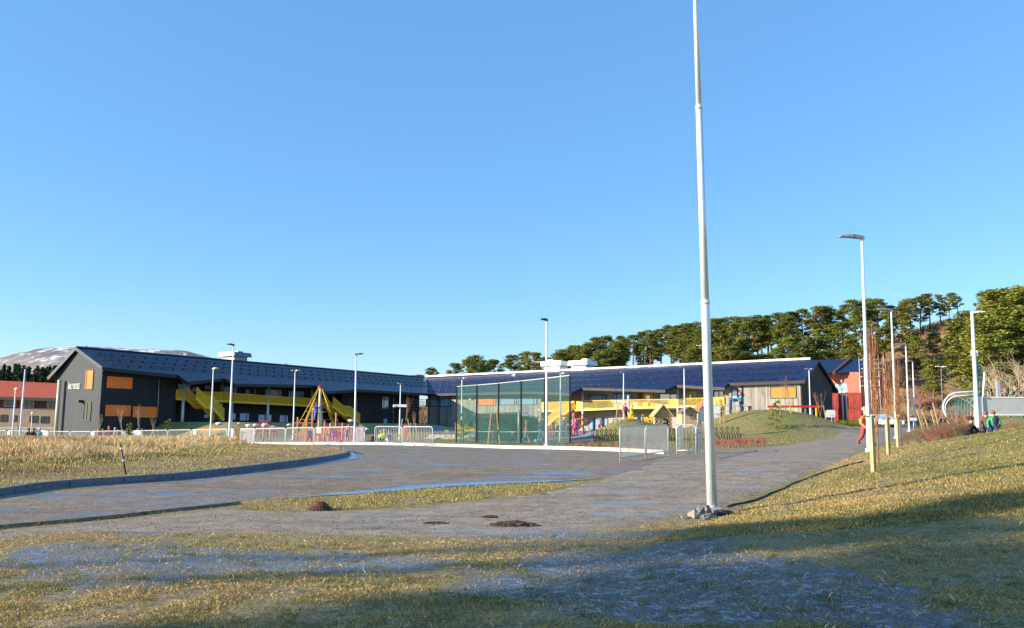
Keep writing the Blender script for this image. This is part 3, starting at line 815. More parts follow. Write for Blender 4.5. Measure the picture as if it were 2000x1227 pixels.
# front features
for r_ in ((208.5, 736.5, 258, 759), (205.5, 791.5, 254.5, 813), (259, 794.5, 306, 815.5)): win(LF, LW, 'window', r_, blind=True, frame='orange')
def pipe(F_, root, px0, py0, px1, py1, r=.05, v=.08, name='downpipe', m='lampgrey'):
    a = F_.hit(px0, py0, v); c = F_.hit(px1, py1, v); b = WB(); b.tube([F_.W(a[0], v, a[1]), F_.W((a[0] + c[0]) / 2, v, c[1])], r, 6); b.build(name, M[m], root)
pipe(LF, LW, 311, 738, 308.5, 815, .06); pipe(LF, LW, 769, 770, 768, 830, .07)
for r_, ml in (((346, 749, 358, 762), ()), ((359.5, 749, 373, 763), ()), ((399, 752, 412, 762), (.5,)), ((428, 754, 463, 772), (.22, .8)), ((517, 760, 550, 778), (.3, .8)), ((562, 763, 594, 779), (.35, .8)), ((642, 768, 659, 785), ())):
    win(LF, LW, 'window', r_, -2.3, mull=ml, glass='skyglass')
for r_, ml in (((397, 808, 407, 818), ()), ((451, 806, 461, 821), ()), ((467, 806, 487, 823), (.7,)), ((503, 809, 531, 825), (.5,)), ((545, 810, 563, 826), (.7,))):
    win(LF, LW, 'window', r_, -2.3, mull=ml, glass='skyglass')
win(LF, LW, 'window', (745.5, 774, 759.5, 799), 0, mull=(.3,)); win(LF, LW, 'window', (748, 817, 757, 829), 0)
def door(F_, root, px, v, m, half=True):
    u0, u1, z0, z1 = F_.rect(*px, v); b = WB(); F_.box(b, u0, u1, v - .02, v + .06, z0, z1); o = b.build('door', m, root)
    um = (u0 + u1) / 2; hw = (u1 - u0) * .2
    g = WB(); F_.box(g, um - hw, um + hw, v, v + .075, z0 + (z1 - z0) * .35, z1 - .25); g.build('pane', M['glass'], o)
    h = WB(); F_.box(h, u1 - .18, u1 - .12, v + .05, v + .13, z0 + .85, z0 + 1.1); h.build('handle', M['galv'], o)
    return o
door(LF, LW, (474.5, 757, 490, 785), -2.3, M['darkrecess']); 
lettering('J', LF, 494, 759, 499, 769.5, M['lampgrey'], LW, -2.25)
# balcony of the left wing
zb = LF.hit(500, 789, .1)[1]
b = WB(); LF.box(b, ua, ub, -2.28, .1, zb, zb + .28); b.build('balcony_floor', M['soffit'], LW)
ye = [(344.5, 780.5), (384, 783), (436, 785), (456, 786.5), (570, 792.3), (611, 795), (632, 796)]
b = WB(); 
for (a_, b_), (c_, d_) in zip(ye[:-1], ye[1:]):
    p_, r_ = LF.hit(a_, b_ - 1.2, .15), LF.hit(c_, d_ - 1.2, .15); b.bar(LF.W(p_[0], .15, p_[1]), LF.W(r_[0], .15, r_[1]), .08, .22)
b.build('balcony_edge', M['yellow'], LW)
def rail(F_, root, pts, vv, m='yellownet', post=2.0, name='railing', top=True):
    """pts: (px, ytop, ybottom) along the railing"""
    P3 = [(F_.W(F_.hit(a, t, vv)[0], vv, F_.hit(a, t, vv)[1]), F_.W(F_.hit(a, t, vv)[0], vv, F_.hit(a, bo, vv)[1])) for a, t, bo in pts]
    b = WB(); fv = F_.n * .015
    for (t0, b0), (t1, b1) in zip(P3[:-1], P3[1:]): b.slab([b0, b1, t1, t0], fv)
    o = b.build(name, M[m], root)
    if top:
        b = WB()
        for (t0, b0), (t1, b1) in zip(P3[:-1], P3[1:]):
            b.bar(t0, t1, .06); n = max(1, int((t1 - t0).length / post))
            for i in range(n + 1): b.bar(t0.lerp(t1, i / n), b0.lerp(b1, i / n) + Vector((0, 0, -.02)), .05)
        b.build('rail_frame', M['yellow'], o)
    return o
rail(LF, LW, [(344.5, 761.5, 779.5), (363, 762, 780)], .16)
rail(LF, LW, [(391, 765.5, 782), (436, 766.5, 784)], .16)
rail(LF, LW, [(436, 766.5, 784.5), (456, 768.5, 785.5), (570, 776.5, 791.5), (611, 778.5, 794), (632, 779.5, 795)], .16)
rail(LF, LW, [(658, 782, 796), (688, 781, 797)], -1.)
def stair(F_, root, lo, v0, v1, vref=None):
    """lo: list of (px, y) along the lower edge of the near stringer"""
    pts = [F_.hit(a, c, v1 if vref is None else vref) for a, c in lo]; o = None
    for v, nm in ((v1, 'stringer'), (v0, 'stringer')):
        b = WB()
        for p_, r_ in zip(pts[:-1], pts[1:]): b.bar(F_.W(p_[0], v, p_[1] + .12), F_.W(r_[0], v, r_[1] + .12), .06, .3)
        s_ = b.build(nm, M['yellow'], root)
        b = WB(); fv = F_.n * .015
        for p_, r_ in zip(pts[:-1], pts[1:]):
            b.slab([F_.W(p_[0], v, p_[1] + .25), F_.W(r_[0], v, r_[1] + .25), F_.W(r_[0], v, r_[1] + 1.25), F_.W(p_[0], v, p_[1] + 1.25)], fv)
        b.build('railing', M['yellownet'], root)
        b = WB()
        for p_, r_ in zip(pts[:-1], pts[1:]): b.bar(F_.W(p_[0], v, p_[1] + 1.27), F_.W(r_[0], v, r_[1] + 1.27), .06)
        b.build('handrail', M['yellow'], root)
    b = WB()
    for p_, r_ in zip(pts[:-1], pts[1:]):
        n = max(1, int(abs(r_[1] - p_[1]) / .17)) if abs(r_[1] - p_[1]) > .3 else 1
        for i in range(n):
            ua_, uc = p_[0] + (r_[0] - p_[0]) * i / n, p_[0] + (r_[0] - p_[0]) * (i + 1) / n
            z = p_[1] + (r_[1] - p_[1]) * (i + (.5 if n > 1 else 0)) / n + .16
            F_.box(b, min(ua_, uc), max(ua_, uc), v0 + .04, v1 - .04, z - .03, z + .03)
    b.build('steps', M['yellow'], root)
stair(LF, LW, [(363, 780), (382, 798.5), (396, 798.5), (411, 816), (418, 823)], .22, 1.75, .22)
stair(LF, LW, [(632, 795), (654, 813), (665, 812.5), (680, 824), (686, 829)], .22, 1.7, .22)
for px, yb, yt, v, mt in ((360, 828, 746, .05, 'galv'), (434, 828, 748, -.2, 'lampgrey'), (453.5, 825, 785, -.1, 'galv'), (525, 829, 752, .05, 'galv'), (610, 832, 757, .05, 'galv'), (629, 833, 790, .0, 'galv')):
    u, z1_ = LF.hit(px, yt, v); b = WB(); b.tube([LF.W(u, v, -.6), LF.W(u, v, min(z1_, zt(u, v) + .3))], .17, 10); b.build('column', M[mt], LW)
pc = at(107.6, 84.2); b = WB(); b.tube([pc + Vector((0, 0, -.3)), Vector((pc.x, pc.y, P(116, 742, 84.2).z))], .17, 10); b.build('column', mat('cream painted post', (.62, .56, .44), .6, 0, .1), LW)
# slatted screen and outside stair by the inner corner
b = WB()
u0, u1 = LF.hit(783, 800, .3)[0], LF.hit(829, 800, .3)[0]
for i in range(20):
    z = LF.hit(800, 780, .3)[1] - i * .22; LF.box(b, u0, u1, .3, .36, z, z + .07)
b.build('slatted_screen', M['greytimber'], LW)
# roof top ventilation
def vent(root, F_, px0, px1, yt, yb, D, top, m, name='roof_vent', group=None, label=None):
    p0, p1 = P(px0, yb, D), P(px1, yb, D); d = (F_.d if F_.d.x > 0 else -F_.d); c = (p0 + p1) / 2; c.z = p0.z
    wd = (p1 - p0).length; h = (P(px0, yt, D) - p0).z
    ang = math.atan2(d.y, d.x)
    bs = WB(); bs.box(c + Vector((0, 0, h * .05)), (wd * .72, 2.2, h * .9), rz=ang)
    o = bs.build(name, M['lampgrey'] if m == 'dark' else M['whitemetal'], root)
    mm = mat('vent metal ' + m, (.10, .16, .21), .4, .5, .1) if m == 'dark' else M['whitemetal']
    bs = WB(); k = c + Vector((0, 0, h * .72)); R = Matrix.Rotation(ang, 3, 'Z')
    hw, hd, hh = wd * .5, 1.5, h * .26
    pts = [(-hw, -hd, -hh), (hw, -hd, -hh), (hw, hd, -hh), (-hw, hd, -hh), (-hw * .94, -hd * .9, hh), (hw * .94, -hd * .9, hh), (hw * .94, hd * .9, hh), (-hw * .94, hd * .9, hh)]
    bs.hexa([R @ Vector(p_) + k for p_ in pts]); bs.build('hood', mm, o)
    bs = WB(); k = c + Vector((0, 0, h * 1.0)) + R @ Vector((top * wd, 0, 0)); hw, hd, hh = wd * .17, .7, h * .2
    pts = [(-hw, -hd, -hh), (hw, -hd, -hh), (hw, hd, -hh), (-hw, hd, -hh), (-hw * .8, -hd * .8, hh), (hw * .8, -hd * .8, hh), (hw * .8, hd * .8, hh), (-hw * .8, hd * .8, hh)]
    bs.hexa([R @ Vector(p_) + k for p_ in pts]); bs.build('cap', mm, o)
vent(LW, LF, 435, 481, 689, 704, 107, .12, 'dark')
for px, py, D in ((165, 680, 84.5), (362, 694, 98), (558, 712, 112)):
    p_ = P(px, py + 2, D); b = WB(); b.box(p_, (.35, .35, .7)); b.build('vent_pipe', M['galv'], LW)
# ---- right wing
RW = thing('school_building', 'grey boarded school wing with white ridge and two white roof vents', 'school building', (RC0[0], RC0[1], Tz(*RC0)))
rzt = lambda u, v=0.: pl_z(RPL, *(RF.W(u, v, 0).xy)) - .30
uR = 55.8
ra = RF.hit(1413, 760)[0]; rb_ = RF.hit(1056, 780)[0]
b = WB(); wallseg(RF, b, 0, ra, -5, 0, -1.5, lambda u, v: rzt(u, v)); b.build('wall', M['greywood'], RW)
b = WB(); wallseg(RF, b, rb_, uR, -5, 0, -1.5, lambda u, v: rzt(u, v)); b.build('wall', M['greywood'], RW)
b = WB(); wallseg(RF, b, ra, rb_, -5, -2.2, -1.5, lambda u, v: rzt(u, v)); b.build('recessed_wall', M['render'], RW)
rgd = Vector((RR1.x - RC0[0], RR1.y - RC0[1], 0)); rgn = Vector((-RD[0], -RD[1], 0)); rc0 = RF.W(0, 0, 0)
SLR = (RR1.z - pl_z(RPL, RR1.x + RN[0], RR1.y + RN[1]))
rend = rc0 + rgd * 2.0; e_ = rgd.length
poly = [rc0 + Vector((0, 0, -1.5)), rend + Vector((0, 0, -1.5)), rend + Vector((0, 0, RR1.z - SLR * e_ - .3)), rc0 + rgd + Vector((0, 0, RR1.z - .3)), rc0 + Vector((0, 0, rzt(0)))]
b = WB(); b.slab([p - rgn * .02 for p in poly], rgn * .16); b.build('gable_wall', M['rgable'], RW)
RG = Facade(rc0 + rgn * .14, rgd.normalized(), rgn)
u0, u1, z0, z1 = RG.rect(1575, 743, 1579.5, 781); b = WB(); RG.box(b, u0, u1, 0, .05, z0, z1); b.build('cladding_strip', M['brownpanel'], RW)
low = [(1564, 743.5), (1422, 748.5), (1416, 757), (1398, 756.5), (1322, 752), (1300, 762), (1137, 757.5), (1116, 768), (1040, 765), (834, 769.5)]
lp = [pl_hit(RPL, *p_) for p_ in low]
rr = RR1 + rgn * .5; rr.z = RR1.z; lp[0] = lp[0] + rgn * .5
for p_ in lp: p_.z = pl_z(RPL, p_.x, p_.y)
b = WB(); b.slab([LR1 + Vector((.0, .0, .003)), rr] + lp, TH); b.build('roof', M['solar_r'], RW)
b = WB()
for p_, r_ in zip(lp[:-1], lp[1:]): b.bar(p_ + Vector((0, 0, -.16)) + RF.n * .04, r_ + Vector((0, 0, -.16)) + RF.n * .04, .07, .34)
b.build('fascia', M['soffit'], RW)
b = WB(); k = -RF.n; b.slab([rr + Vector((0, 0, .002)), LR1 + Vector((0, 0, .004)), LR1 + k * 7 + Vector((0, 0, -7 * SLR)), rr + k * 7.6 + Vector((0, 0, -7.6 * SLR))], TH); b.build('roof', M['solar_r'], RW)
guards(RW, LR1 + rgn * 2, RR1 - rgn * .5, RPL, RN, (.33, .6, .88), 6.4)
b = WB(); rwp = P(1583, 703.2, 100.4); b.bar(LR1 + Vector((0, 0, .17)), rwp + Vector((0, 0, .17)), .34, .24); b.build('ridge_cap', M['whitemetal'], RW)
b = WB(); v0_ = LR1; v1_ = lp[-1]; b.bar(v0_ + Vector((0, 0, .06)), v1_ + Vector((0, 0, .06)), .25, .07); b.build('valley_gutter', mat('pale blue gutter metal', (.25, .36, .55), .35, .5, .1), RW)
for px, py, D in ((1003, 731, 124), (1144, 723, 118.5), (1362, 714, 109)):
    p_ = P(px, py, D); b = WB(); b.box(p_, (.5, .5, .7)); b.build('ridge_bracket', M['whitemetal'], RW)
for r_, ml, bl in (((831, 779, 853, 794.5), (.65,), 0), ((855.5, 778, 880, 794.5), (.2, .85), 0), ((933, 774.5, 968, 792.5), (.15,), 1), ((975, 774, 1008, 791.5), (.12,), 0), ((1011.5, 773.5, 1048, 791), (.17,), 0), ((1504, 755.5, 1555.5, 778.5), (), 1)):
    win(RF, RW, 'window', r_, 0, blind=bool(bl), mull=ml)
win(RF, RW, 'window', (1429, 759, 1441, 780), 0)
for r_, ml in (((1150, 771, 1185, 789.5), (.1, .25)), ((1196.5, 769, 1234, 788.5), (.22, .8)), ((1288, 768.5, 1326, 787), (.1, .45)), ((1394, 763.5, 1414, 778), (.5,)), ((1058, 772, 1070, 786), ())):
    win(RF, RW, 'window', r_, -2.2, mull=ml)
for r_, ml in (((1149, 818, 1172, 840), (.5,)), ((1174, 817, 1187, 832), ()), ((1197, 818, 1206, 828), ())): win(RF, RW, 'window', r_, -2.2, mull=ml)
for px in (856.5, 1449): pipe(RF, RW, px, 770 if px < 1000 else 750, px, 842 if px < 1000 else 822, .07, .08, m='black')
u, z = RF.hit(918.5, 777.5); b = WB()
b.tube([RF.W(u, .02, z), RF.W(u, .2, z)], .27, 16); b.build('wall_lamp', M['white'], RW)
for px, py in ((1050.5, 765), (1054, 801), (1418, 755)):
    u, z = RF.hit(px, py); b = WB(); RF.box(b, u - .15, u + .15, 0, .25, z - .08, z + .08); b.build('wall_lamp', M['white'], RW)
for r_ in ((1256, 768.5, 1275, 798), (1341, 765, 1360, 795)): door(RF, RW, r_, -2.2, M['yellow'])
u0, u1, z0, z1 = RF.rect(1245.5, 767, 1256, 797, -2.2); b = WB(); RF.box(b, u0, u1, -2.2, -2.17, z0, z1); b.build('sign_panel', mat('brown sign panel', (.20, .10, .07), .7, 0, .1), RW)
lettering('G', RF, 1246.5, 769.5, 1254.5, 780.5, mat('red letter', (.85, .10, .06), .5, 0, .03), RW, -2.12)
lettering('H', RF, 1361, 767, 1367, 777.5, M['yellow'], RW, -2.12)
rzb = RF.hit(1250, 799, .1)[1]
b = WB(); RF.box(b, ra, rb_, -2.18, .05, rzb - .1, rzb + .12); b.build('balcony_floor', M['soffit'], RW)
ye = [(1057, 803.5), (1136, 801), (1225, 797), (1320, 795), (1412, 792.5)]
b = WB()
for (a_, b_), (c_, d_) in zip(ye[:-1], ye[1:]):
    p_, r_ = RF.hit(a_, b_, .12), RF.hit(c_, d_, .12); b.bar(RF.W(p_[0], .12, p_[1]), RF.W(r_[0], .12, r_[1]), .08, .24)
b.build('balcony_edge', mat('pale yellow steel', (.85, .66, .12), .45, 0, .06), RW)
rail(RF, RW, [(1056.5, 786, 802), (1063, 786, 802)], .14, 'yellow'); rail(RF, RW, [(1063, 786, 802), (1116, 784.5, 801)], .14, 'yellownet')
rail(RF, RW, [(1116, 784, 800.5), (1122, 784, 800.5)], .14, 'yellow'); rail(RF, RW, [(1125, 784, 800.5), (1136.5, 783.5, 800)], .14, 'yellow')
rail(RF, RW, [(1136.5, 783, 800), (1306, 780, 795)], .14, 'yellowwire')
rail(RF, RW, [(1306, 780.5, 796), (1325, 780, 795.5)], .14, 'yellow'); rail(RF, RW, [(1325, 779, 795), (1395, 777, 793)], .14, 'yellowwire'); rail(RF, RW, [(1395, 776.5, 793), (1414, 776, 792.5)], .14, 'yellow')
stair(RF, RW, [(1114, 801), (1095, 815), (1087, 815), (1064, 838)], -1.6, .6)
for px, yb, yt in ((1137.5, 838, 764), (1227, 830, 760), (1323, 820, 754), (1120, 838, 800)):
    u, z1_ = RF.hit(px, yt, .05); b = WB(); b.tube([RF.W(u, .05, -.5), RF.W(u, .05, min(z1_, rzt(u, .05) + .2))], .18, 10); b.build('column', M['concrete'], RW)
vent(RW, RF, 1062, 1110, 706, 723, 125, -.2, 'white'); vent(RW, RF, 1115, 1160, 705, 722, 122, .2, 'white'); vent(RW, RF, 812, 827, 733, 738, 139, 0, 'dark')
# stone terrace wall and yellow play hut by the inner corner
st = thing('stone_terrace', 'stepped pale stone block terrace below the grey boarded wall', 'stone terrace', at(880, 78))
for row, (y0, y1) in enumerate(((855, 861), (849, 855))):
    for i in range(9):
        D = 76 + row * 2; x0, x1 = 831 + row * 6 + i * 11.5, 841.5 + row * 6 + i * 11.5
        if x1 > 931: continue
        a_, c_ = P(x0, y1, D), P(x1, y0, D); b = WB(); b.world = True
        b.box(((a_.x + c_.x) / 2, D + 1, (a_.z + c_.z) / 2), (c_.x - a_.x, 2.2, c_.z - a_.z - .02)); b.build('block', M['palestone'], st)
# ================================================================ OTHER BUILDINGS
def bboxpx(b, x0, y0, x1, y1, D, dep):
    a_ = P(x0, (y0 + y1) / 2, D); c_ = P(x1, (y0 + y1) / 2, D); zt_ = P((x0 + x1) / 2, y0, D).z; zb_ = P((x0 + x1) / 2, y1, D).z
    return b.hexa([(a_.x, D, zb_), (c_.x, D, zb_), (c_.x, D + dep, zb_), (a_.x, D + dep, zb_), (a_.x, D, zt_), (c_.x, D, zt_), (c_.x, D + dep, zt_), (a_.x, D + dep, zt_)])
D = 122
OB = thing('brick_building', 'long tan brick building with orange red roof behind the left gable', 'building', at(60, D))
b = WB(); bboxpx(b, -140, 797, 140, 838, D, 10); b.build('wall', M['brick'], OB)
b = WB(); bboxpx(b, -140, 777, 140, 797.1, D + .25, 9); b.build('upper_wall', M['brownpanel'], OB)
b = WB(); bboxpx(b, -140, 834, 140, 842, D - .1, 1); b.build('plinth', M['concrete'], OB)
A, B_, C_, D_ = P(-140, 771, D - 1), P(140, 779, D - 1), P(140, 750, D + 9), P(-140, 737, D + 9)
b = WB(); b.slab([A, B_, C_, D_], (0, 0, -.3)); b.build('roof', M['redroof'], OB)
b = WB(); b.slab([D_, C_, C_ + Vector((0, 9, -3.5)), D_ + Vector((0, 9, -3.5))], (0, 0, -.3)); b.build('roof', M['redroof'], OB)
b = WB(); b.bar(A + Vector((0, -.06, -.2)), B_ + Vector((0, -.06, -.2)), .1, .45); b.build('gutter', M['black'], OB)
OF = Facade((0, D - .001), (1, 0), (0, -1)); OF2 = Facade((0, D + .249), (1, 0), (0, -1))
for r_ in ((8, 778, 32, 795), (45, 780, 67, 796.5), (92, 782, 112, 799)): win(OF2, OB, 'window', r_, mull=(.2, .6), frame='concrete', glass='glassd')
for r_ in ((1, 810, 14, 824), (24, 811, 32, 824), (58, 812, 73, 826), (80, 813, 95, 826.5), (-30, 809, -12, 823)): win(OF, OB, 'window', r_, mull=(.4,), glass='glassd')
# salmon red building with blue roof, scaffolding and containers
D = 150
RB = thing('red_building', 'salmon red building with dark blue roof behind the dark right gable', 'building', at(1640, D))
def wallpx(b, x0, y0, x1, y1, D0, D1, th):
    a_, c_ = P(x0, y1, D0), P(x1, y1, D1); t0, t1 = P(x0, y0, D0), P(x1, y0, D1); nn = Vector((-(c_.y - a_.y), c_.x - a_.x, 0)).normalized() * th
    zb_ = min(a_.z, c_.z); pts = [(a_.x, a_.y, zb_), (c_.x, c_.y, zb_), (c_.x + nn.x, c_.y + nn.y, zb_), (a_.x + nn.x, a_.y + nn.y, zb_)]
    b.hexa(pts + [(a_.x, a_.y, t0.z), (c_.x, c_.y, t1.z), (c_.x + nn.x, c_.y + nn.y, t1.z), (a_.x + nn.x, a_.y + nn.y, t0.z)])
b = WB(); wallpx(b, 1606, 727, 1682, 800, 157, 147, 6); b.build('wall', M['redwall'], RB)
b = WB(); wallpx(b, 1588, 729, 1606.5, 800, 161, 158.5, 4); b.build('wall', M['redwall'], RB)
def roofq(b, pts, off=(0, 0, -.3)): b.slab([P(*p_) for p_ in pts], off)
b = WB(); roofq(b, [(1578, 729.5, D), (1627, 728, D), (1662, 701, D + 7), (1570, 704, D + 7)]); b.build('roof', M['solar_r'], RB)
b = WB(); roofq(b, [(1631, 728, D - .6), (1693, 726, D - .6), (1700, 701, D + 7), (1663, 701, D + 7)]); b.build('roof', M['solar_r'], RB)
b = WB(); b.bar(P(1628.5, 728.5, D - .4), P(1662, 700.5, D + 6.8), .5, .5); b.build('valley_board', M['brownpanel'], RB)
_a, _c = P(1606, 800, 157), P(1682, 800, 147); _d = (_c - _a); _d.z = 0; _d.normalize()
BF = Facade(_a, _d, Vector((_d.y, -_d.x, 0))); win(BF, RB, 'window', (1633, 750, 1655, 767), .05, frame='white', mull=(.5,), fr=.25)
D = 146
SF = thing('scaffolding', 'metal scaffolding with plank decks at the right end of the salmon red building', 'scaffolding', at(1700, D))
for px in (1684, 1693, 1705, 1714, 1722, 1732):
    b = WB(); p_ = at(px, D + (px % 3)); b.tube([p_, Vector((p_.x, p_.y, P(px, 690 + (px % 5) * 2, D).z))], .07, 5); b.build('pole', M['galv'], SF)
for y_, x0, x1 in ((703, 1682, 1712), (720, 1684, 1725), (736, 1682, 1712), (754, 1684, 1714)):
    b = WB(); b.bar(P(x0, y_, D), P(x1, y_, D), .7, .14); b.build('deck', M['timber'], SF)
    b = WB(); b.bar(P(x0, y_ - 9, D), P(x1, y_ - 9, D), .07); b.build('guard_rail', M['galv'], SF)
def container(px0, px1, y0, y1, D, label, dep=6.):
    p0 = P(px0, y1, D); p1 = P(px1, y0, D); w_ = p1.x - p0.x; h_ = p1.z - p0.z; w_ *= .98
    r_ = thing('shipping_container', label, 'container', ((p0.x + p1.x) / 2, D, p0.z), -.42, 'red containers beside the school')
    b = MB(); n = 14
    def corr(b, x0, y0_, x1, y1_):
        L = math.hypot(x1 - x0, y1_ - y0_); k = int(L / .3)
        nx_, ny_ = (y1_ - y0_) / L, -(x1 - x0) / L
        for i in range(k):
            t0, t1 = i / k, (i + .5) / k
            ax_, ay_, bx_, by_ = x0 + (x1 - x0) * t0, y0_ + (y1_ - y0_) * t0, x0 + (x1 - x0) * t1, y0_ + (y1_ - y0_) * t1
            b.hexa([(ax_, ay_, .15), (ax_ + nx_ * .05, ay_ + ny_ * .05, .15), (bx_ + nx_ * .05, by_ + ny_ * .05, .15), (bx_, by_, .15), (ax_, ay_, h_ - .15), (ax_ + nx_ * .05, ay_ + ny_ * .05, h_ - .15), (bx_ + nx_ * .05, by_ + ny_ * .05, h_ - .15), (bx_, by_, h_ - .15)])
    b.box((0, dep / 2, h_ / 2), (w_ - .1, dep - .1, h_ - .1)); corr(b, w_ / 2 - .05, .1, w_ / 2 - .05, dep - .1)
    b.build('body', M['container'], r_)
    b = MB()
    for sx in (-1, 1):
        for yy in (0.06, dep - .06): b.box((sx * (w_ / 2 - .06), yy, h_ / 2), (.14, .14, h_ - .02))
    for yy in (0.06, dep - .06):
        for zz in (.08, h_ - .08): b.box((0, yy, zz), (w_ - .25, .13, .14))
    b.build('frame', mat('container frame', (.30, .045, .035), .5, 0, .2), r_)
    for sx in (-1, 1):
        d_ = MB(); d_.box((sx * w_ * .235, .0, h_ / 2), (w_ * .45, .06, h_ - .32)); do = d_.build('door', M['container'], r_)
        k_ = MB()
        for t in (-.1, .1): k_.tube([(sx * w_ * .235 + t * w_, -.05, .15), (sx * w_ * .235 + t * w_, -.05, h_ - .15)], .018, 5)
        k_.build('lock_rod', M['container'], do)
    return r_
for i, (x0, x1, D, nm) in enumerate(((1612, 1636, 118, 'leftmost stack, in the shade of the dark gable'), (1637, 1657.5, 120, 'middle stack, partly behind the thin poles'), (1658.5, 1681.5, 116, 'rightmost stack, nearest the tall lamp post'))):
    container(x0, x1, 799, 831, D, 'red container at the bottom of the ' + nm); container(x0, x1, 767, 798.6, D, 'red container on top of the ' + nm)
for px, yt, yb in ((1645.6, 742, 824), (1653.5, 764, 832)):
    p_ = at(px + 2, 105); b = MB(); h_ = P(px, yt, 105).z - p_.z; b.tube([(0, 0, 0), (0, 0, h_)], [.11, .07], 8); r_ = thing('metal_pole', 'thin pale pole standing in front of the red containers, the ' + ('taller left one' if px < 1650 else 'shorter right one'), 'pole', p_, 0, 'pale poles before the containers'); b.build('pole', M['whitemetal'], r_)
    b = MB(); b.tube([(0, 0, 0), (0, 0, .25)], .2, 8); b.build('foot', M['concrete'], r_)
for i, px in enumerate((1645, 1662, 1670, 1677)):
    p_ = at(px, 98); b = WB(); b.blob(p_ + Vector((0, 0, .3)), (.55, .4, .4), i, .2); o = b.build('sandbag', M['yellow']); tag(o, 'yellow bag on the ground by the red containers, number %s from the left' % ('first', 'second', 'third', 'fourth')[i], 'bag', 'yellow bags by the containers')
# ================================================================ LAMPS AND POLES
def lamp(px, D, pxt, yt, label, heads='L', big=1., pm='galv', hm='lampgrey', arm=.9, r=.075, z=None, group='street lamps around the school yard', signs=None, pyb=None):
    p = at(px, D, z); top = P(pxt, yt, D).z - p.z
    lean = (P(pxt, yt, D).x - p.x)
    lean = max(-.12, min(.12, lean))
    o = thing('street_lamp', label, 'street lamp', p, 0, group)
    b = MB(); b.tube([(0, 0, -.1), (0, 0, .1), (lean * .3, 0, top * .35), (lean, 0, top)], [r, r, r * .8, r * .55], 10); b.build('pole', M[pm], o)
    b = MB(); b.tube([(0, 0, -.05), (0, 0, .12)], r * 1.7, 10); b.build('base', M['concrete'] if big < 1 else M[pm], o)
    for h in heads:
        s = -1 if h == 'L' else 1
        b = MB(); a = arm
        y = 0
        pts = [(lean - s * .06, 0, top - .05), (lean - s * .06, 0, top + .08), (lean + s * a * .35, 0, top + .12), (lean + s * a, 0, top + .09)]
        # flat tapered luminaire
        w0, w1 = .09, .15
        secs = [(lean - s * .08, .07, -.05, .07), (lean + s * a * .3, .12, -.01, .12), (lean + s * a * .45, .16, .02, .12), (lean + s * a, .15, .035, .10)]
        vs = []
        for x_, w_, z0, z1 in secs: vs += [(x_, -w_, top + z0), (x_, w_, top + z0), (x_, w_ * .8, top + z1), (x_, -w_ * .8, top + z1)]
        fs = [(0, 1, 2, 3), (15, 14, 13, 12)]
        for i in range(3):
            for j in range(4): fs.append((i * 4 + j, i * 4 + (j + 1) % 4, i * 4 + 4 + (j + 1) % 4, i * 4 + 4 + j)[::-1])
        b.add(vs, fs); b.build('lamp_head', M[hm], o)
    for zz in (signs or ()):
        b = MB(); b.box((0, -.12, zz), (1.0, .05, .22)); b.build('sign', M['white'], o)
        b = MB()
        for sx in (-.52, .52): b.tube([(sx, -.2, zz - .02), (sx, .05, zz - .02)], .13, 8)
        b.build('speaker', M['whitemetal'], o)
    return o
lamp(1698, 32, 1683.5, 465, 'tall white street lamp with one grey head beside the nearest timber stake', 'L', 1, 'whitemetal', 'lampgrey', .85, .085)
lamp(1751, 54, 1740.5, 606, 'second street lamp along the path, rising behind the red twigged saplings', 'L', 1, 'whitemetal', 'lampgrey', .85, .085)
lamp(1776, 80, 1770, 673.5, 'third street lamp along the path, left one of the distant close pair', 'L', 1, 'whitemetal', 'lampgrey', .9, .09)
lamp(1787.6, 103, 1783.6, 706.5, 'fourth and farthest street lamp along the path, right one of the distant close pair', 'L', 1, 'whitemetal', 'lampgrey', .9, .10)
lamp(1843, 112, 1840, 717, 'double headed street lamp in front of the brown hillside shrubs', 'LR', 1, 'greytimber', 'white', .75, .1)
lamp(1067.5, 47, 1067.5, 626, 'white street lamp with dark head standing right in front of the green ball court', 'L', 1, 'whitemetal', 'lampdark', .32, .085)
lamp(1094, 58, 1095, 731, 'short white lamp with head to the right inside the green ball court', 'R', .8, 'whitemetal', 'lampgrey', .4, .07)
lamp(1218, 85, 1218, 728, 'short white lamp behind the smaller grass mound', 'L', .8, 'whitemetal', 'lampgrey', .35, .08)
lamp(1338, 80, 1336, 718, 'short white lamp rising beside the little grey roofed playhouse', 'L', .8, 'whitemetal', 'lampgrey', .5, .08)
lamp(1377, 150, 1375, 676, 'distant lamp whose arm shows just left of the tall silver mast', 'L', 1, 'whitemetal', 'white', 1.3, .1)
lamp(1584, 87, 1580, 722, 'short double headed lamp in front of the dark right gable', 'LR', .8, 'whitemetal', 'lampgrey', .42, .08)
lamp(901, 80, 902.5, 740, 'short double headed lamp behind the left end of the green ball court', 'LR', .8, 'whitemetal', 'lampgrey', .42, .08)
lamp(780, 75, 782.5, 750.5, 'short lamp with two loudspeakers and a sign near the inner corner of the school', 'L', .8, 'whitemetal', 'lampgrey', .32, .07, signs=(2.95,))
lamp(692.5, 61, 695.7, 693, 'white street lamp with head to the right beside the yellow stair', 'R', 1, 'whitemetal', 'lampdark', .5, .085)
lamp(572, 78, 576.6, 725, 'short double headed lamp left of the yellow rope pyramid', 'LR', .8, 'whitemetal', 'lampgrey', .42, .08)
lamp(447, 60, 455.8, 674.5, 'tall white street lamp in front of the roof vent of the left wing', 'L', 1, 'whitemetal', 'lampdark', .42, .085)
lamp(410, 63, 417, 721, 'short white lamp beside the yellow bench', 'R', .8, 'whitemetal', 'lampgrey', .35, .075)
lamp(37, 68, 49.3, 720, 'tall white street lamp in front of the orange red roof', 'L', 1, 'whitemetal', 'lampdark', .35, .085)
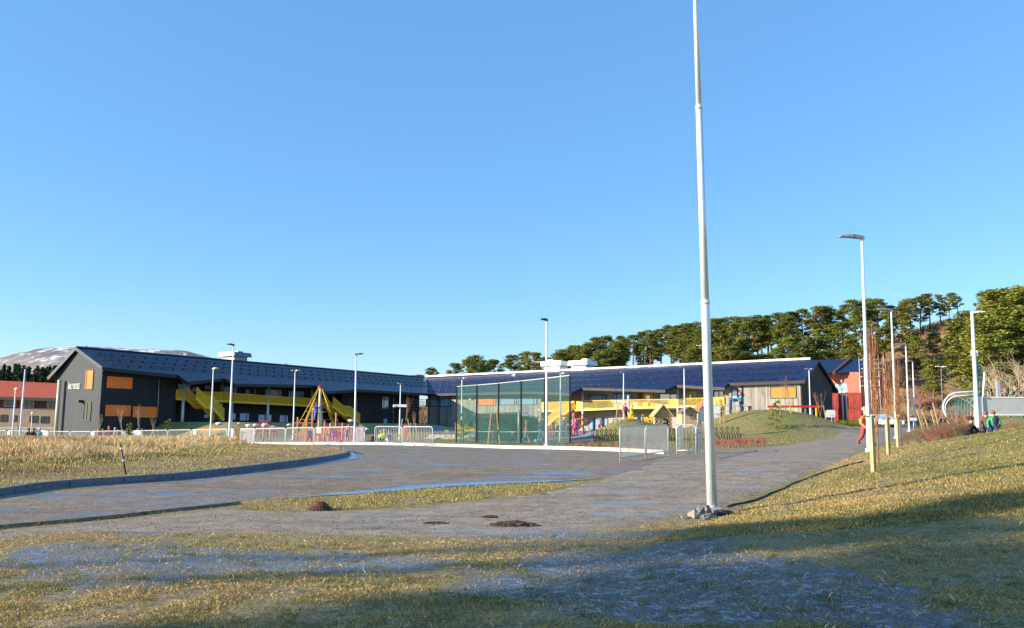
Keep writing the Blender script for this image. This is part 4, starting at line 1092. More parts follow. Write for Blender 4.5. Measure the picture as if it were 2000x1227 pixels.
lamp(22.5, 70, 30.5, 760.5, 'short white lamp left of the tall one before the brick building', 'R', .8, 'whitemetal', 'lampgrey', .3, .075)
lamp(61, 96, 62.6, 807, 'very small white lamp on the lawn of the brick building', 'R', .8, 'whitemetal', 'lampgrey', .25, .07)
lamp(1716, 118, 1713, 760.5, 'small distant lamp beside the scaffolding', 'L', .8, 'galv', 'white', .4, .08)
lamp(1910, 58, 1904, 611, 'thick white court floodlight mast above the green mesh at the right', 'R', 1, 'whitemetal', 'white', .85, .17, group='court lighting')
p = at(36, 92); b = MB(); b.tube([(0, 0, 0), (.05, 0, P(38, 777, 92).z - p.z)], [.13, .09], 8)
r_ = thing('wooden_pole', 'brown timber pole between two white lamps before the brick building', 'pole', p); b.build('pole', M['bark'], r_)
b = MB(); b.box((.05, 0, P(38, 777, 92).z - p.z), (.3, .3, .1)); b.build('cap', M['black'], r_)
# main mast
mp_ = G(1391, 1002); D = mp_.y
MA = thing('flagpole', 'tall silver stepped mast rising out of the picture from stones on the grass edge', 'flagpole', mp_)
topx = P(1358, 0, D); lean = (topx.x - mp_.x) / (topx.z - mp_.z); zz = lambda y, px=1375: P(px, y, D).z - mp_.z
z1, z2 = zz(590), zz(210)
off = lambda z: (lean * z, 0, z)
b = MB()
r0 = .5 * 19.5 / F * D; r1 = .5 * 15.5 / F * D; r2 = .5 * 11.5 / F * D; r3 = .5 * 8 / F * D
b.tube([off(.03), off(z1 - .06), off(z1), off(z1 + .02)], [r0 * 1.0, r0 * .84, r0 * .84, r1], 24); b.build('lower_tube', M['mast'], MA)
b = MB(); b.tube([off(z1 + .01), off(z2)], [r1, r2 * 1.12], 24); b.tube([off(z1 - .05), off(z1 + .03)], r0 * .9, 24); b.build('middle_tube', M['mast'], MA)
b = MB(); b.tube([off(z2), off(z2 + 4.5)], [r2, r3 * .8], 24); b.tube([off(z2 - .04), off(z2 + .03)], r2 * 1.3, 24); b.build('top_tube', M['mast'], MA)
b = MB(); b.box((.015, -.02, .05), (.24, .22, .10)); b.tube([(0, 0, .08), (0, 0, .14)], r0 * 1.15, 20); b.build('base', M['concrete'], MA)
b = MB(); b.blob((0, 0, z2 + 4.55), .06); b.build('finial', M['mast'], MA)
def stone(px, py, r, seed, label, m='stone'):
    p = G(px, py); b = MB(); b.blob((0, 0, r[2] * .45), r, seed, .3, 7, 5, False)
    o = b.build('stone', M[m]); o.location = p; tag(o, label, 'stone', 'stones at the foot of the mast'); return o
M['lightstone'] = mat('light stone', (.34, .30, .25), .9, 0, .25, 14, .6)
stone(1357, 1012, (.11, .09, .10), 3, 'pale stone leftmost at the foot of the tall mast', 'lightstone')
stone(1369, 1009, (.12, .1, .13), 8, 'dark grey stone between the pale stone and the mast')
stone(1381, 1006, (.10, .1, .12), 12, 'black round stone touching the mast foot', 'stone')
stone(1376, 1016, (.09, .07, .06), 21, 'small low grey stone in front of the mast')
stone(1334, 1013, (.12, .08, .04), 31, 'flat grey stone lying left of the pale stone')
p = G(1412, 1006); b = MB(); b.tube([(0, 0, .0), (0, 0, .07)], [.17, .16], 20); b.tube([(0, 0, .07), (0, 0, .085)], [.14, .12], 20); o = b.build('manhole_lid', M['black']); o.location = p; tag(o, 'black round plastic lid on the ground right of the mast', 'lid')
# drain grate
p = G(625, 997); D = p.y; r = 21 / F * D
DG = thing('drain_grate', 'rusty domed iron drain grate in the grass strip', 'drain', p)
b = MB(); 
n = 22
for i in range(n):
    a = 2 * PI * i / n; b.bar((math.cos(a) * r, math.sin(a) * r, .0), (math.cos(a) * r * .35, math.sin(a) * r * .35, .13), .035, .05)
b.build('ribs', M['rust'], DG)
b = MB(); b.tube([(0, 0, .1), (0, 0, .15)], r * .38, 16); b.tube([(0, 0, -.02), (0, 0, .02)], r * 1.03, 24); b.build('cap', M['rust'], DG)
# dirt mounds
def dirt(px, py, w_, h_, seed, label):
    p = G(px, py); b = MB(); rnd = random.Random(seed)
    for i in range(150):
        a = rnd.random() * 2 * PI; q_ = rnd.random() ** .6
        x_, y_ = math.cos(a) * q_ * w_, math.sin(a) * q_ * w_ * .55; s = rnd.uniform(.012, .045)
        b.blob((x_, y_, h_ * (1 - q_ * q_) + .0), (s * 1.4, s, s * .8), i + seed, .4, 6, 4, False)
    o = b.build('dirt_clump', M['soil']); o.location = p; tag(o, label, 'dirt', 'clumps of dirt on the gravel')
dirt(1004, 1029, .42, .06, 3, 'larger dark clump of dug up dirt on the gravel left of the mast'); dirt(850, 1025, .2, .015, 9, 'small dark dirt patch on the gravel, farther left of the large clump')
dirt(956, 1013, .12, .03, 15, 'smallest tuft of dirt just beyond the large clump')
p = G(252, 938); b = MB(); 
# snow pole
SP = thing('snow_pole', 'black leaning snow pole with white bands in the dry grass', 'snow pole', G(249, 939))
D = SP.location.y; t = P(235, 868, D) - SP.location
b = MB(); b.tube([(0, 0, -.05), t], .022, 8); b.build('pole', M['black'], SP)
for f in (.55, .88):
    b = MB(); b.tube([t * (f - .025), t * (f + .025)], .026, 8); b.build('band', M['white'], SP)
dirt(262, 940, .35, .05, 44, 'dark soil heap at the foot of the leaning snow pole')
p = at(665.5, 36.); SP2 = thing('snow_pole', 'thin dark upright marker pole at the tip of the grass island', 'snow pole', p)
b = MB(); b.tube([(0, 0, 0), (0, 0, .55)], .014, 6); b.build('pole', M['black'], SP2)
# ================================================================ BARRIERS
M['bars'] = mat('dull galvanised bars', (.27, .30, .33), .5, .3, .1, 6)
def barrier(px0, D0, px1, D1, label, bars=None, sign=None, mat_='galv', dense=False, h=1.12, grp='crowd barriers along the kerb', signw=.35, foot=False):
    a, c = at(px0, D0), at(px1, D1); L = (c - a).length; mid = (a + c) / 2
    ang = math.atan2(c.y - a.y, c.x - a.x); dz = (c.z - a.z) / L
    o = thing('crowd_barrier', label, 'barrier', mid, ang, grp); hl = L / 2 - .02; R = .16; z0 = .16
    r = .021
    arc = lambda sx: [(sx * (hl - R + R * math.sin(t)), 0, h - R + R * math.cos(t)) for t in [PI / 2 * i / 5 for i in range(6)]]
    pts = [(-hl, 0, 0.0)] + arc(-1)[::-1] + arc(1) + [(hl, 0, 0.0)]
    pts = [(x_, y_, z_ + x_ * dz) for x_, y_, z_ in pts]
    b = MB(); b.tube(pts, r, 6); b.tube([(-hl, 0, z0 - hl * dz), (hl, 0, z0 + hl * dz)], r, 6); b.build('frame', M[mat_], o)
    n = bars or max(3, int(L / (.115 if mat_ != 'galv' else .13))); b = MB()
    for i in range(n):
        x_ = -hl + 2 * hl * (i + 1) / (n + 1); e = hl - abs(x_); top = h - (R - math.sqrt(max(0, R * R - (R - e) ** 2)) if e < R else 0)
        b.tube([(x_, 0, z0 + x_ * dz), (x_, 0, top + x_ * dz)], .0085 if mat_ != 'galv' else .011, 4, False)
    b.build('bars', M['bars'] if mat_ == 'galv' else M[mat_], o)
    if foot:
        for sx in (-1, 1):
            b = MB(); x_ = sx * (hl - .0); b.tube([(x_, -.28, .0 + x_ * dz), (x_, -.22, .05 + x_ * dz), (x_, .22, .05 + x_ * dz), (x_, .28, 0. + x_ * dz)], .018, 5); b.build('foot', M[mat_], o)
    if sign is not None:
        b = MB(); b.box((-hl + 2 * hl * sign, -.04, h - .22), (signw, .015, .32)); b.build('sign', M['white'], o)
    return o
nearL = 'crowd barriers standing on the road'
barrier(1211, 26.6, 1261, 29.2, 'nearest crowd barrier on the road, its left end closest to us, seen obliquely', grp=nearL)
barrier(1262, 29.3, 1306, 32.2, 'crowd barrier joined to the right of the nearest one on the road', grp=nearL)
barrier(1321.5, 32.6, 1361, 32.3, 'short crowd barrier facing us with five wide spaced bars just left of the mast', bars=5, grp=nearL)
barrier(1321.8, 32.7, 1332.5, 34.8, 'oblique crowd barrier forming the left side of the small pen near the mast', grp=nearL, bars=12)
barrier(1361.5, 32.4, 1371.5, 34.0, 'oblique crowd barrier forming the right side of the small pen near the mast', grp=nearL, bars=12)
row = [(731, 50.8, 785, 50.2, None, 'left barrier of the separate pair before the yard with people in yellow vests'), (786, 50.2, 845, 49.2, None, 'right barrier of the separate pair, ending left of the ball court'),
       (613, 55.4, 692, 54.0, .12, 'long barrier with a white notice right below the rope pyramid'), (557, 57.2, 612, 55.5, None, 'barrier just left of the one with the notice below the rope pyramid'),
       (496, 59.5, 556.5, 57.3, None, 'barrier in front of the red play fence'), (468, 63, 495, 59.6, None, 'steeply turned barrier that looks nearly solid, left end of the pyramid row'),
       (695, 53.6, 712, 55.6, .8, 'short turned barrier with a small notice at the right end of the pyramid row')]
for a_, b_, c_, d_, s_, l_ in row: barrier(a_, b_, c_, d_, l_, sign=s_, mat_='whitemetal')
row = [(444, 63.5, 454.5, 61.0, .5, 'short turned barrier beside the tall lamp with dark head'), (373, 66.2, 442, 63.6, .1, 'barrier with a small notice under the yellow bench'),
       (326.5, 68, 372, 66.3, None, 'barrier in front of the small pine on the grass bank'), (275, 70, 325.5, 68.1, None, 'barrier before the rising grass bank'),
       (254, 75.5, 274, 70.1, None, 'steeply turned barrier that looks solid white right of the opening'), (238, 72.0, 247.5, 75, None, 'short turned barrier left of the opening'),
       (177, 73.6, 237, 71.8, .06, 'barrier with a small notice below the corner of the black gable'), (135.5, 75, 176.2, 73.7, None, 'barrier right below the lower gable window'),
       (93, 76.5, 134.6, 75.1, None, 'barrier in front of the cream post of the gable'), (78, 81, 92, 76.6, None, 'steeply turned barrier beside the standing trio'),
       (13, 79, 52, 77.5, .08, 'barrier with a red and white notice below the two left lamps'), (-42, 81, 10, 79.1, None, 'leftmost barrier at the picture edge')]
for a_, b_, c_, d_, s_, l_ in row: barrier(a_, b_, c_, d_, l_, sign=s_, mat_='whitemetal')
# ================================================================ BALL COURT NET
CF = thing('ball_court_fence', 'tall green see-through net fence on dark posts around the ball court', 'net fence', at(1000, 60))
posts = [(891, 63.5, 755), (930.5, 61.5, 752.2), (973, 59.8, 748.8), (1017.5, 58., 744), (1064, 56.3, 739.3), (1113.5, 55, 733.2)]
W3 = []
for px, D, yt in posts:
    p = at(px, D); t = P(px, yt, D); W3.append((p, Vector((p.x, p.y, t.z))))
    b = WB(); b.bar(p + Vector((0, 0, -.1)), Vector((p.x, p.y, t.z)), .11); b.build('post', M['black'], CF)
for (p0, t0), (p1, t1) in zip(W3[:-1], W3[1:]):
    b = WB(); b.slab([p0 + Vector((0, .02, .02)), p1 + Vector((0, .02, .02)), t1 + Vector((0, .02, -.03)), t0 + Vector((0, .02, -.03))], (0, .01, 0)); b.build('net', M['green_net'], CF)
b = WB()
for (p0, t0), (p1, t1) in zip(W3[:-1], W3[1:]): b.bar(t0, t1, .05)
b.build('top_rail', M['lampgrey'], CF)
b = WB()
for (p0, t0), (p1, t1) in zip(W3[1:-1], W3[2:]): b.tube([p0 + Vector((0, .1, .78)), p1 + Vector((0, .1, .78))], .035, 6)
b.build('lower_rail', M['galv'], CF)
# return side going back at the right and far side post
bk = at(1114.5, 68); tk = Vector((bk.x, bk.y, P(1114.5, 742, 68).z))
# shelter inside
SHD = 64
SH = thing('shelter', 'dark flat roofed shelter behind the green net of the ball court', 'shelter', at(990, SHD))
def quadbox(b, x0, y0, x1, y1, D, dep): bboxpx(b, x0, y0, x1, y1, D, dep)
b = WB(); b.slab([P(917, 812, SHD), P(1013, 808.5, SHD - .5), P(1062, 821, SHD - 2), P(1050, 818, SHD + 3), P(940, 814, SHD + 3.5)], (0, 0, .14)); b.build('roof', M['greytimber'], SH)
b = WB(); bboxpx(b, 932, 815, 1000, 861, SHD + 2.2, .15); b.build('back_wall', M['green_solid'], SH)
b = WB(); bboxpx(b, 997, 815, 1053, 861, SHD + 2.8, .15); b.build('back_wall', M['rgable'], SH)
for px in (934, 996, 1050):
    b = WB(); p = at(px, SHD); b.bar(p, Vector((p.x, p.y, P(px, 814, SHD).z)), .12); b.build('post', M['black'], SH)
def hoop(px, D, x0, y0, x1, y1, label, pm='galv', flip=1, yb=None):
    p = at(px, D); o = thing('basketball_hoop', label, 'basketball hoop', p, 0, 'basketball hoops in the yard')
    a = P(x0, y1, D); c = P(x1, y0, D); cx = (a.x + c.x) / 2 - p.x; cz = (a.z + c.z) / 2 - p.z; w_ = c.x - a.x; h_ = c.z - a.z
    b = MB(); b.tube([(0, 0, -.1), (0, 0, cz), (cx * .6, 0, cz)], .07, 8); b.build('pole', M[pm], o)
    n = 6; R = min(w_, h_) * .22; pts = []
    for sx, sz, a0 in ((1, 1, 0), (-1, 1, 1), (-1, -1, 2), (1, -1, 3)):
        for i in range(n):
            t = PI / 2 * (a0 + i / (n - 1)); pts.append(Vector((cx + sx * (w_ / 2 - R) + R * math.cos(t), -.1, cz + sz * (h_ / 2 - R) + R * math.sin(t))))
    b = MB(); b.slab(pts, (0, .05, 0)); b.build('backboard', M['white'], o)
    b = MB(); R_ = .2; b.tube([(cx + R_ * math.cos(t), -.12 - .02 - R_ - R_ * math.sin(t), cz - h_ * .22) for t in [2 * PI * i / 14 for i in range(15)]], .015, 5); b.build('rim', M['redplastic'], o)
    return o
hoop(1013, 58.8, 1018, 791, 1033.5, 812.5, 'white rounded backboard inside the green ball court')
hoop(1625, 88, 1613, 801, 1630.5, 815.5, 'white backboard on a low pole before the shaded containers', 'whitemetal')
hoop(1384, 60, 1390.5, 793, 1404.5, 815, 'white framed backboard partly behind the tall mast', 'whitemetal')
# ================================================================ PLAYGROUND
D = 70
pc = at(622, D); PY = thing('rope_pyramid', 'yellow rope climbing pyramid with white mast behind the barriers', 'climbing net', pc)
top = P(622, 757.5, D).z - pc.z
b = MB(); b.tube([(0, 0, 0), (0, 0, top)], .1, 10); b.build('mast', M['whitemetal'], PY)
b = MB(); b.blob((0, 0, top + .05), (.22, .22, .12), 1, .05); b.build('cap', M['redplastic'], PY)
n = 8; rad = 2.35
b = MB(); ang = [2 * PI * i / n + .2 for i in range(n)]
def sp_(a, f): r__ = .15 + (rad - .15) * f; return Vector((math.cos(a) * r__, math.sin(a) * r__, top * (1 - f) + .02))
for a in ang:
    b.tube([sp_(a, 0), sp_(a, 1)], .022, 5); b.tube([sp_(a + .04, 0), sp_(a + .12, 1)], .014, 4)
b.build('stays', mat('yellow rope', (.70, .45, .02), .8, 0, .15), PY)
for f in (.3, .45, .6, .75, .88):
    b = MB()
    for i, a in enumerate(ang): b.tube([sp_(a, f), sp_(ang[(i + 1) % n], f)], .02, 4)
    if f > .5:
        for i, a in enumerate(ang): b.tube([sp_(a, f), Vector((0, 0, sp_(a, f).z))], .018, 4)
    b.build('rope_ring', M['rope'] if 'rope' in M else mat('dark rope', (.30, .16, .03), .8, 0, .2), PY)
M['redpost'] = mat('salmon red painted post', (.60, .17, .07), .7, 0, .15, 4)
PFm = thing('play_fence', 'salmon red timber play frame fence around the rope pyramid', 'fence', at(600, 66))
for i, (px, y0) in enumerate(((459, 838), (475, 846), (514, 833), (490, 833), (527, 833), (580, 815), (598, 818), (609, 800), (633, 822), (655, 806), (668, 826), (680, 829))):
    D = 63 + (i * 3) % 6; p = at(px, D); b = WB(); b.tube([p, Vector((p.x, p.y, P(px, y0, D).z))], .07, 6); b.build('post', M['redpost'], PFm)
b = WB()
for x0, x1, y_, D in ((500, 556, 838, 64), (575, 612, 826, 65), (632, 690, 836, 64), (575, 690, 848, 65)): b.bar(P(x0, y_, D), P(x1, y_, D), .08)
b.build('rail', M['redpost'], PFm)
b = WB()
for i in range(60):
    px = 590 + i * 1.75; D = 68 + (i % 3); p = at(px, D); h_ = .7 + (i * 7 % 5) * .12
    b.bar(p, p + Vector((0, 0, h_)), .09, .05)
[b.bar(P(590, 851, 68 + k), P(694, 851, 68 + k), .06, .08) for k in range(3)]
b.build('pickets', mat('pink red pickets', (.62, .24, .18), .7, 0, .3, 3), PFm)
PD = thing('play_dome', 'small dark red climbing dome among white boulders near the left wing', 'climbing frame', at(516, 76))
b = MB(); c_ = Vector((0, 0, 0))
for i in range(6):
    a = PI * i / 6; b.tube([(math.cos(t) * math.cos(a) * 1.1, math.cos(t) * math.sin(a) * 1.1, 1.5 * math.sin(t) + .3) for t in [PI * k / 8 for k in range(9)]], .05, 5)
b.build('arch', M['redplastic'], PD)
b = MB(); b.tube([(1.1 * math.cos(t), 1.1 * math.sin(t), .9) for t in [2 * PI * k / 12 for k in range(13)]], .05, 5); b.build('ring', M['black'], PD)
def rocks(items, group, m='white', D=74):
    for i, (px, py, w_, lab) in enumerate(items):
        p = P(px, py, D); b = MB(); r = w_ / F * D / 2; b.blob((0, 0, 0), (r, r * .8, r * .45), i + 40, .2, 8, 5); o = b.build('boulder', M[m]); o.location = (p.x, D, max(p.z, Tz(p.x, D) + r * .2)); tag(o, lab, 'boulder', group)
M['snowrock'] = mat('pale boulder', (.62, .60, .56), .8, 0, .1, 6, .3)
rocks([(428, 828, 14, 'flat pale boulder right of the yellow bench'), (467, 827, 7, 'small round pale boulder below the left wing windows'), (487, 832, 16, 'wide pale boulder left of the climbing dome'), (500, 831, 14, 'pale boulder touching the left of the climbing dome'), (518, 831, 18, 'largest pale boulder in front of the climbing dome'), (532, 834, 12, 'pale boulder right of the climbing dome'), (565, 830, 10, 'pale boulder left of the short double lamp'), (686, 822, 13, 'white boulder at the foot of the right yellow stair'), (717, 838, 9, 'small pale boulder right of the pyramid row')], 'pale boulders in the play yard', 'snowrock')
# yellow bench on the bank
def bench(px, D, w_, label, m='timber'):
    p = at(px, D); o = thing('bench', label, 'bench', p)
    b = MB(); b.box((0, 0, .45), (w_, .45, .06)); b.build('seat', M[m], o)
    b = MB(); b.box((0, .24, .72), (w_, .05, .34)); b.build('backrest', M[m], o)
    for sx in (-1, 1): b = MB(); b.box((sx * w_ * .4, 0, .21), (.1, .4, .42)); b.build('leg', M[m], o)
    return o
M['ochre'] = mat('ochre painted timber', (.75, .36, .04), .6, 0, .12, 5)
bench(406, 80, 1.75, 'ochre yellow bench on the grass bank below the left stair', 'ochre')
# benches / table on top of the larger mound
PT = thing('picnic_table', 'pale wooden table on top of the larger mound where two children stand', 'table', at(1436, 72.5))
b = MB(); b.box((-.5, 0, 1.0), (4.2, .9, .12)); b.build('table_top', mat('pale bare wood', (.62, .55, .45), .7, 0, .1, 4), PT)
b = MB(); b.box((0, -.75, .5), (3.0, .35, .08)); b.build('seat', mat('pale bare wood', (.62, .55, .45), .7, 0, .1, 4), PT)
for sx in (-2.2, 1.3): b = MB(); b.box((sx, 0, .5), (.12, .8, 1.0)); b.build('leg', M['greytimber'], PT)
# playhouses
def playhouse(px0, px1, yt, ye, yb, D, label, wm, rm, dep=2.0, beams=True):
    p0, p1 = P(px0, yb, D), P(px1, yb, D); w_ = p1.x - p0.x; cx = (p0.x + p1.x) / 2; z0 = p0.z; he = P(px0, ye, D).z - z0; ht = P(px0, yt, D).z - z0
    o = thing('playhouse', label, 'playhouse', (cx, D, z0), 0, 'small playhouses behind the mound'); hw = w_ / 2
    b = MB(); b.slab([(-hw, 0, -.6), (hw, 0, -.6), (hw, 0, he), (0, 0, ht), (-hw, 0, he)], (0, .08, 0)); b.slab([(-hw, dep, -.6), (hw, dep, -.6), (hw, dep, he), (0, dep, ht), (-hw, dep, he)], (0, .08, 0))
    b.box((-hw + .04, dep / 2 + .04, he / 2 - .3), (.07, dep - .09, he + .6)); b.box((hw - .04, dep / 2 + .04, he / 2 - .3), (.07, dep - .09, he + .6)); b.build('wall', M[wm], o)
    for sx in (-1, 1):
        b = MB(); k = 1.18
        b.slab([(0, -.35, ht + .12), (sx * hw * k, -.35, he - (ht - he) * (k - 1) + .12), (sx * hw * k, dep + .3, he - (ht - he) * (k - 1) + .12), (0, dep + .3, ht + .12)], (0, 0, -.1)); b.build('roof', M[rm], o)
    if beams:
        b = MB(); n = 5
        for i in range(n): x_ = -hw + w_ * i / (n - 1); b.box((x_ * .96, -.04, he * .5 - .1), (.12, .06, he * .95))
        for z_ in (.1, he * .35, he * .65, he): b.box((0, -.045, z_), (w_ * .98, .05, .08))
        b.build('timber_frame', M['timber'], o)
    b = MB(); b.box((hw * .3, -.05, he * .35), (w_ * .26, .04, he * .7)); b.build('doorway', M['greytimber'], o)
    return o
playhouse(1279, 1312, 792, 811, 836, 76, 'raw pine playhouse with steep roof between the two mounds', 'timber', 'timber')
playhouse(1332, 1362, 796, 806, 818, 84, 'low grey roofed playhouse right of the pine one', 'timber', 'greytimber', beams=False)
playhouse(1366, 1386, 785, 800, 812, 86, 'pinkish roofed playhouse just left of the tall mast', 'white', 'redpost', beams=False)
# play tower with slide
PTW = thing('play_tower', 'colourful play tower with yellow roof shapes and a red slide behind the smaller mound', 'play tower', at(1235, 77))
def pbox(root, nm, m, x0, y0, x1, y1, D, dep=.5):
    b = WB(); bboxpx(b, x0, y0, x1, y1, D, dep); return b.build(nm, M[m] if isinstance(m, str) else m, root)
for px in (1226, 1238, 1256, 1272): 
    p = at(px, 77); b = WB(); b.bar(p, Vector((p.x, 77, P(px, 810, 77).z)), .14); b.build('post', 'x' and M['yellow'], PTW)
b = WB(); b.bar(P(1236, 817, 76.4), P(1256, 831, 76.4), .6, .12); b.build('slide', M['redplastic'], PTW)
b = WB(); b.tube([P(1252, 825, 76), P(1256, 832, 76), P(1252, 836, 76)], .12, 8); b.build('blue_ring', mat('light blue plastic', (.1, .45, .7), .4), PTW)
pbox(PTW, 'panel', 'yellow', 1228, 805, 1236, 819, 76.6, .1); pbox(PTW, 'panel', 'yellow', 1257, 817, 1273, 831, 78, .1); pbox(PTW, 'panel', 'blueplastic', 1245, 815, 1252, 821, 76.8, .3)
# yellow hut in the corner
PH = thing('play_hut', 'bright yellow play hut behind the small pine at the left of the ball court', 'play hut', at(908, 76))
pbox(PH, 'wall', 'yellow', 905, 822, 930, 843, 76, .1); pbox(PH, 'wall', 'yellow', 889, 822, 903, 846, 77, .1); pbox(PH, 'window', 'black', 915, 823, 923, 834, 75.95, .04)
b = WB(); b.slab([P(884, 822, 75), P(931, 820, 75), P(931, 820, 78), P(884, 822, 78)], (0, 0, -.12)); b.build('roof', M['black'], PH)
# swing set
SW = thing('swing_set', 'red beam swing set on yellow posts behind the big mound', 'swing set', at(1550, 80))
b = WB(); b.bar(P(1499, 794.5, 80), P(1603, 794, 80), .16, .2); b.build('beam', M['redplastic'], SW)
for px, y0 in ((1504, 797), (1596, 797), (1526, 796), (1551, 796)):
    p = at(px, 79.6 if px in (1504, 1596) else 80.8); b = WB(); b.bar(p, Vector((p.x, p.y, P(px, y0, 80).z)), .12); b.build('post', M['yellow'], SW)
for px in (1569, 1576, 1590, 1536):
    b = WB(); t = P(px, 796, 80); z_ = Tz(t.x, 80) + .5
    for s in (-.22, .22): b.tube([t + Vector((s, 0, 0)), Vector((t.x + s, 80, z_))], .015, 4)
    o = b.build('chain', M['galv'], SW); b = WB(); b.box((t.x, 80, z_), (.5, .2, .05)); b.build('seat', M['black'], SW)
# red swing frame by the ball court
RS = thing('red_climbing_frame', 'red tubular climbing frame right of the ball court', 'climbing frame', at(1118, 86))
for px in (1097, 1120, 1139):
    p = at(px, 86); b = WB(); b.tube([p, Vector((p.x, 86, P(px, 810, 86).z))], .07, 6); b.build('post', M['redplastic'], RS)
b = WB(); b.tube([P(1097, 812, 86), P(1120, 807, 86), P(1139, 811, 86)], .07, 6); b.build('top_bar', M['redplastic'], RS)
b = WB(); p = P(1132, 826, 86); b.tube([p + Vector((.4 * math.cos(t), 0, .4 * math.sin(t))) for t in [2 * PI * k / 12 for k in range(13)]], .1, 6); b.build('tyre', mat('orange red ring', (.6, .15, .03), .5), RS)
for i, (px, y0, y1, mm, lab) in enumerate(((704, 829, 861, 'pinkred', 'tall pinkish red board behind the last notice of the pyramid row'), (791, 830, 852, 'pinkred', 'pinkish red board behind the right barrier pair'), (1171, 829, 836, 'redplastic', 'tiny red box by the wall under the balcony'), (872, 840, 845, 'greenbox', 'small green box on the stone terrace'))):
    if mm == 'pinkred': M[mm] = mat('pinkish red board', (.60, .13, .10), .7, 0, .15, 3)
    if mm == 'greenbox': M[mm] = mat('lime green box', (.25, .42, .04), .6)
    D = 60 if i == 0 else 58 if i == 1 else 80
    w_ = (7, 9, 5, 8)[i]; b = WB(); bboxpx(b, px - w_ / 2, y0, px + w_ / 2, y1, D, .12 if i < 2 else .4); o = b.build('play_board' if i < 2 else 'box', M[mm]); tag(o, lab, 'board' if i < 2 else 'box')
# ================================================================ BIKE RACKS
M['rack'] = mat('dark bike rack steel', (.045, .04, .035), .6, .3, .2, 5)
ROW = [1157 + 8.7 * i for i in range(6)] + [1298, 1306, 1316, 1386, 1398, 1409, 1419.5, 1430, 1440.5]
ordn = ['leftmost', 'second', 'third', 'fourth', 'fifth', 'sixth']
for i, px in enumerate(ROW):
    p = at(px + 6, 58.5 if px > 1250 else 59.5)
    gname = 'left row, before the smaller mound' if i < 6 else ('seen between the pens of barriers' if i < 9 else 'right row, right of the mast')
    k = i if i < 6 else (i - 6 if i < 9 else i - 9)
    o = thing('bike_rack', 'dark curled bike rack, %s from the left in the %s' % (ordn[k].replace('leftmost', 'first'), gname), 'bike rack', p, 0, 'bike racks along the mounds')
    b = MB(); b.tube([(0, 0, -.05), (0, 0, .28), (-.18, .0, .56)], .036, 6); b.tube([(-.1, .25, -.05), (-.1, .25, .28), (-.28, .25, .56)], .03, 6); b.build('post', M['rack'], o)
    b = MB(); b.tube([(-.20 + .11 * math.cos(t) + .1 * (t / 6), .0, .70 + .12 * math.sin(t)) for t in [-1.2 + 4.9 * j / 10 for j in range(11)]], .03, 6); b.build('hoop', M['rack'], o)
# ================================================================ TIMBER STAKES
def stake(px, D, y0, wpx, label, m='timber', rot=0., cap=True):
    p = at(px, D); h_ = P(px, y0, D).z - p.z; w_ = wpx / F * D
    o = thing('tree_stake', label, 'timber stake', p, rot, 'timber stakes beside the path')
    b = MB(); b.box((0, 0, h_ / 2 - .05), (w_, w_, h_ + .1)); b.build('post', M[m], o)
    if cap: b = MB(); b.box((w_ * .5, .05, h_ - .02), (w_ * 2.1, w_ * 1.4, .035)); b.build('strap', M['black'], o)
    return o
stake(1706.5, 20.5, 812, 7.2, 'nearest and thickest raw timber stake, right of the tall lamp post', rot=.5)
stake(1735.5, 25.5, 817, 5.2, 'middle raw timber stake right of the lamp post', rot=.4)
stake(1754.5, 31, 817, 4.6, 'farthest raw timber stake, paired with a dark one', rot=.5)
stake(1760.5, 31.5, 821, 5.0, 'dark weathered stake touching the farthest raw timber stake', 'greytimber', cap=False)
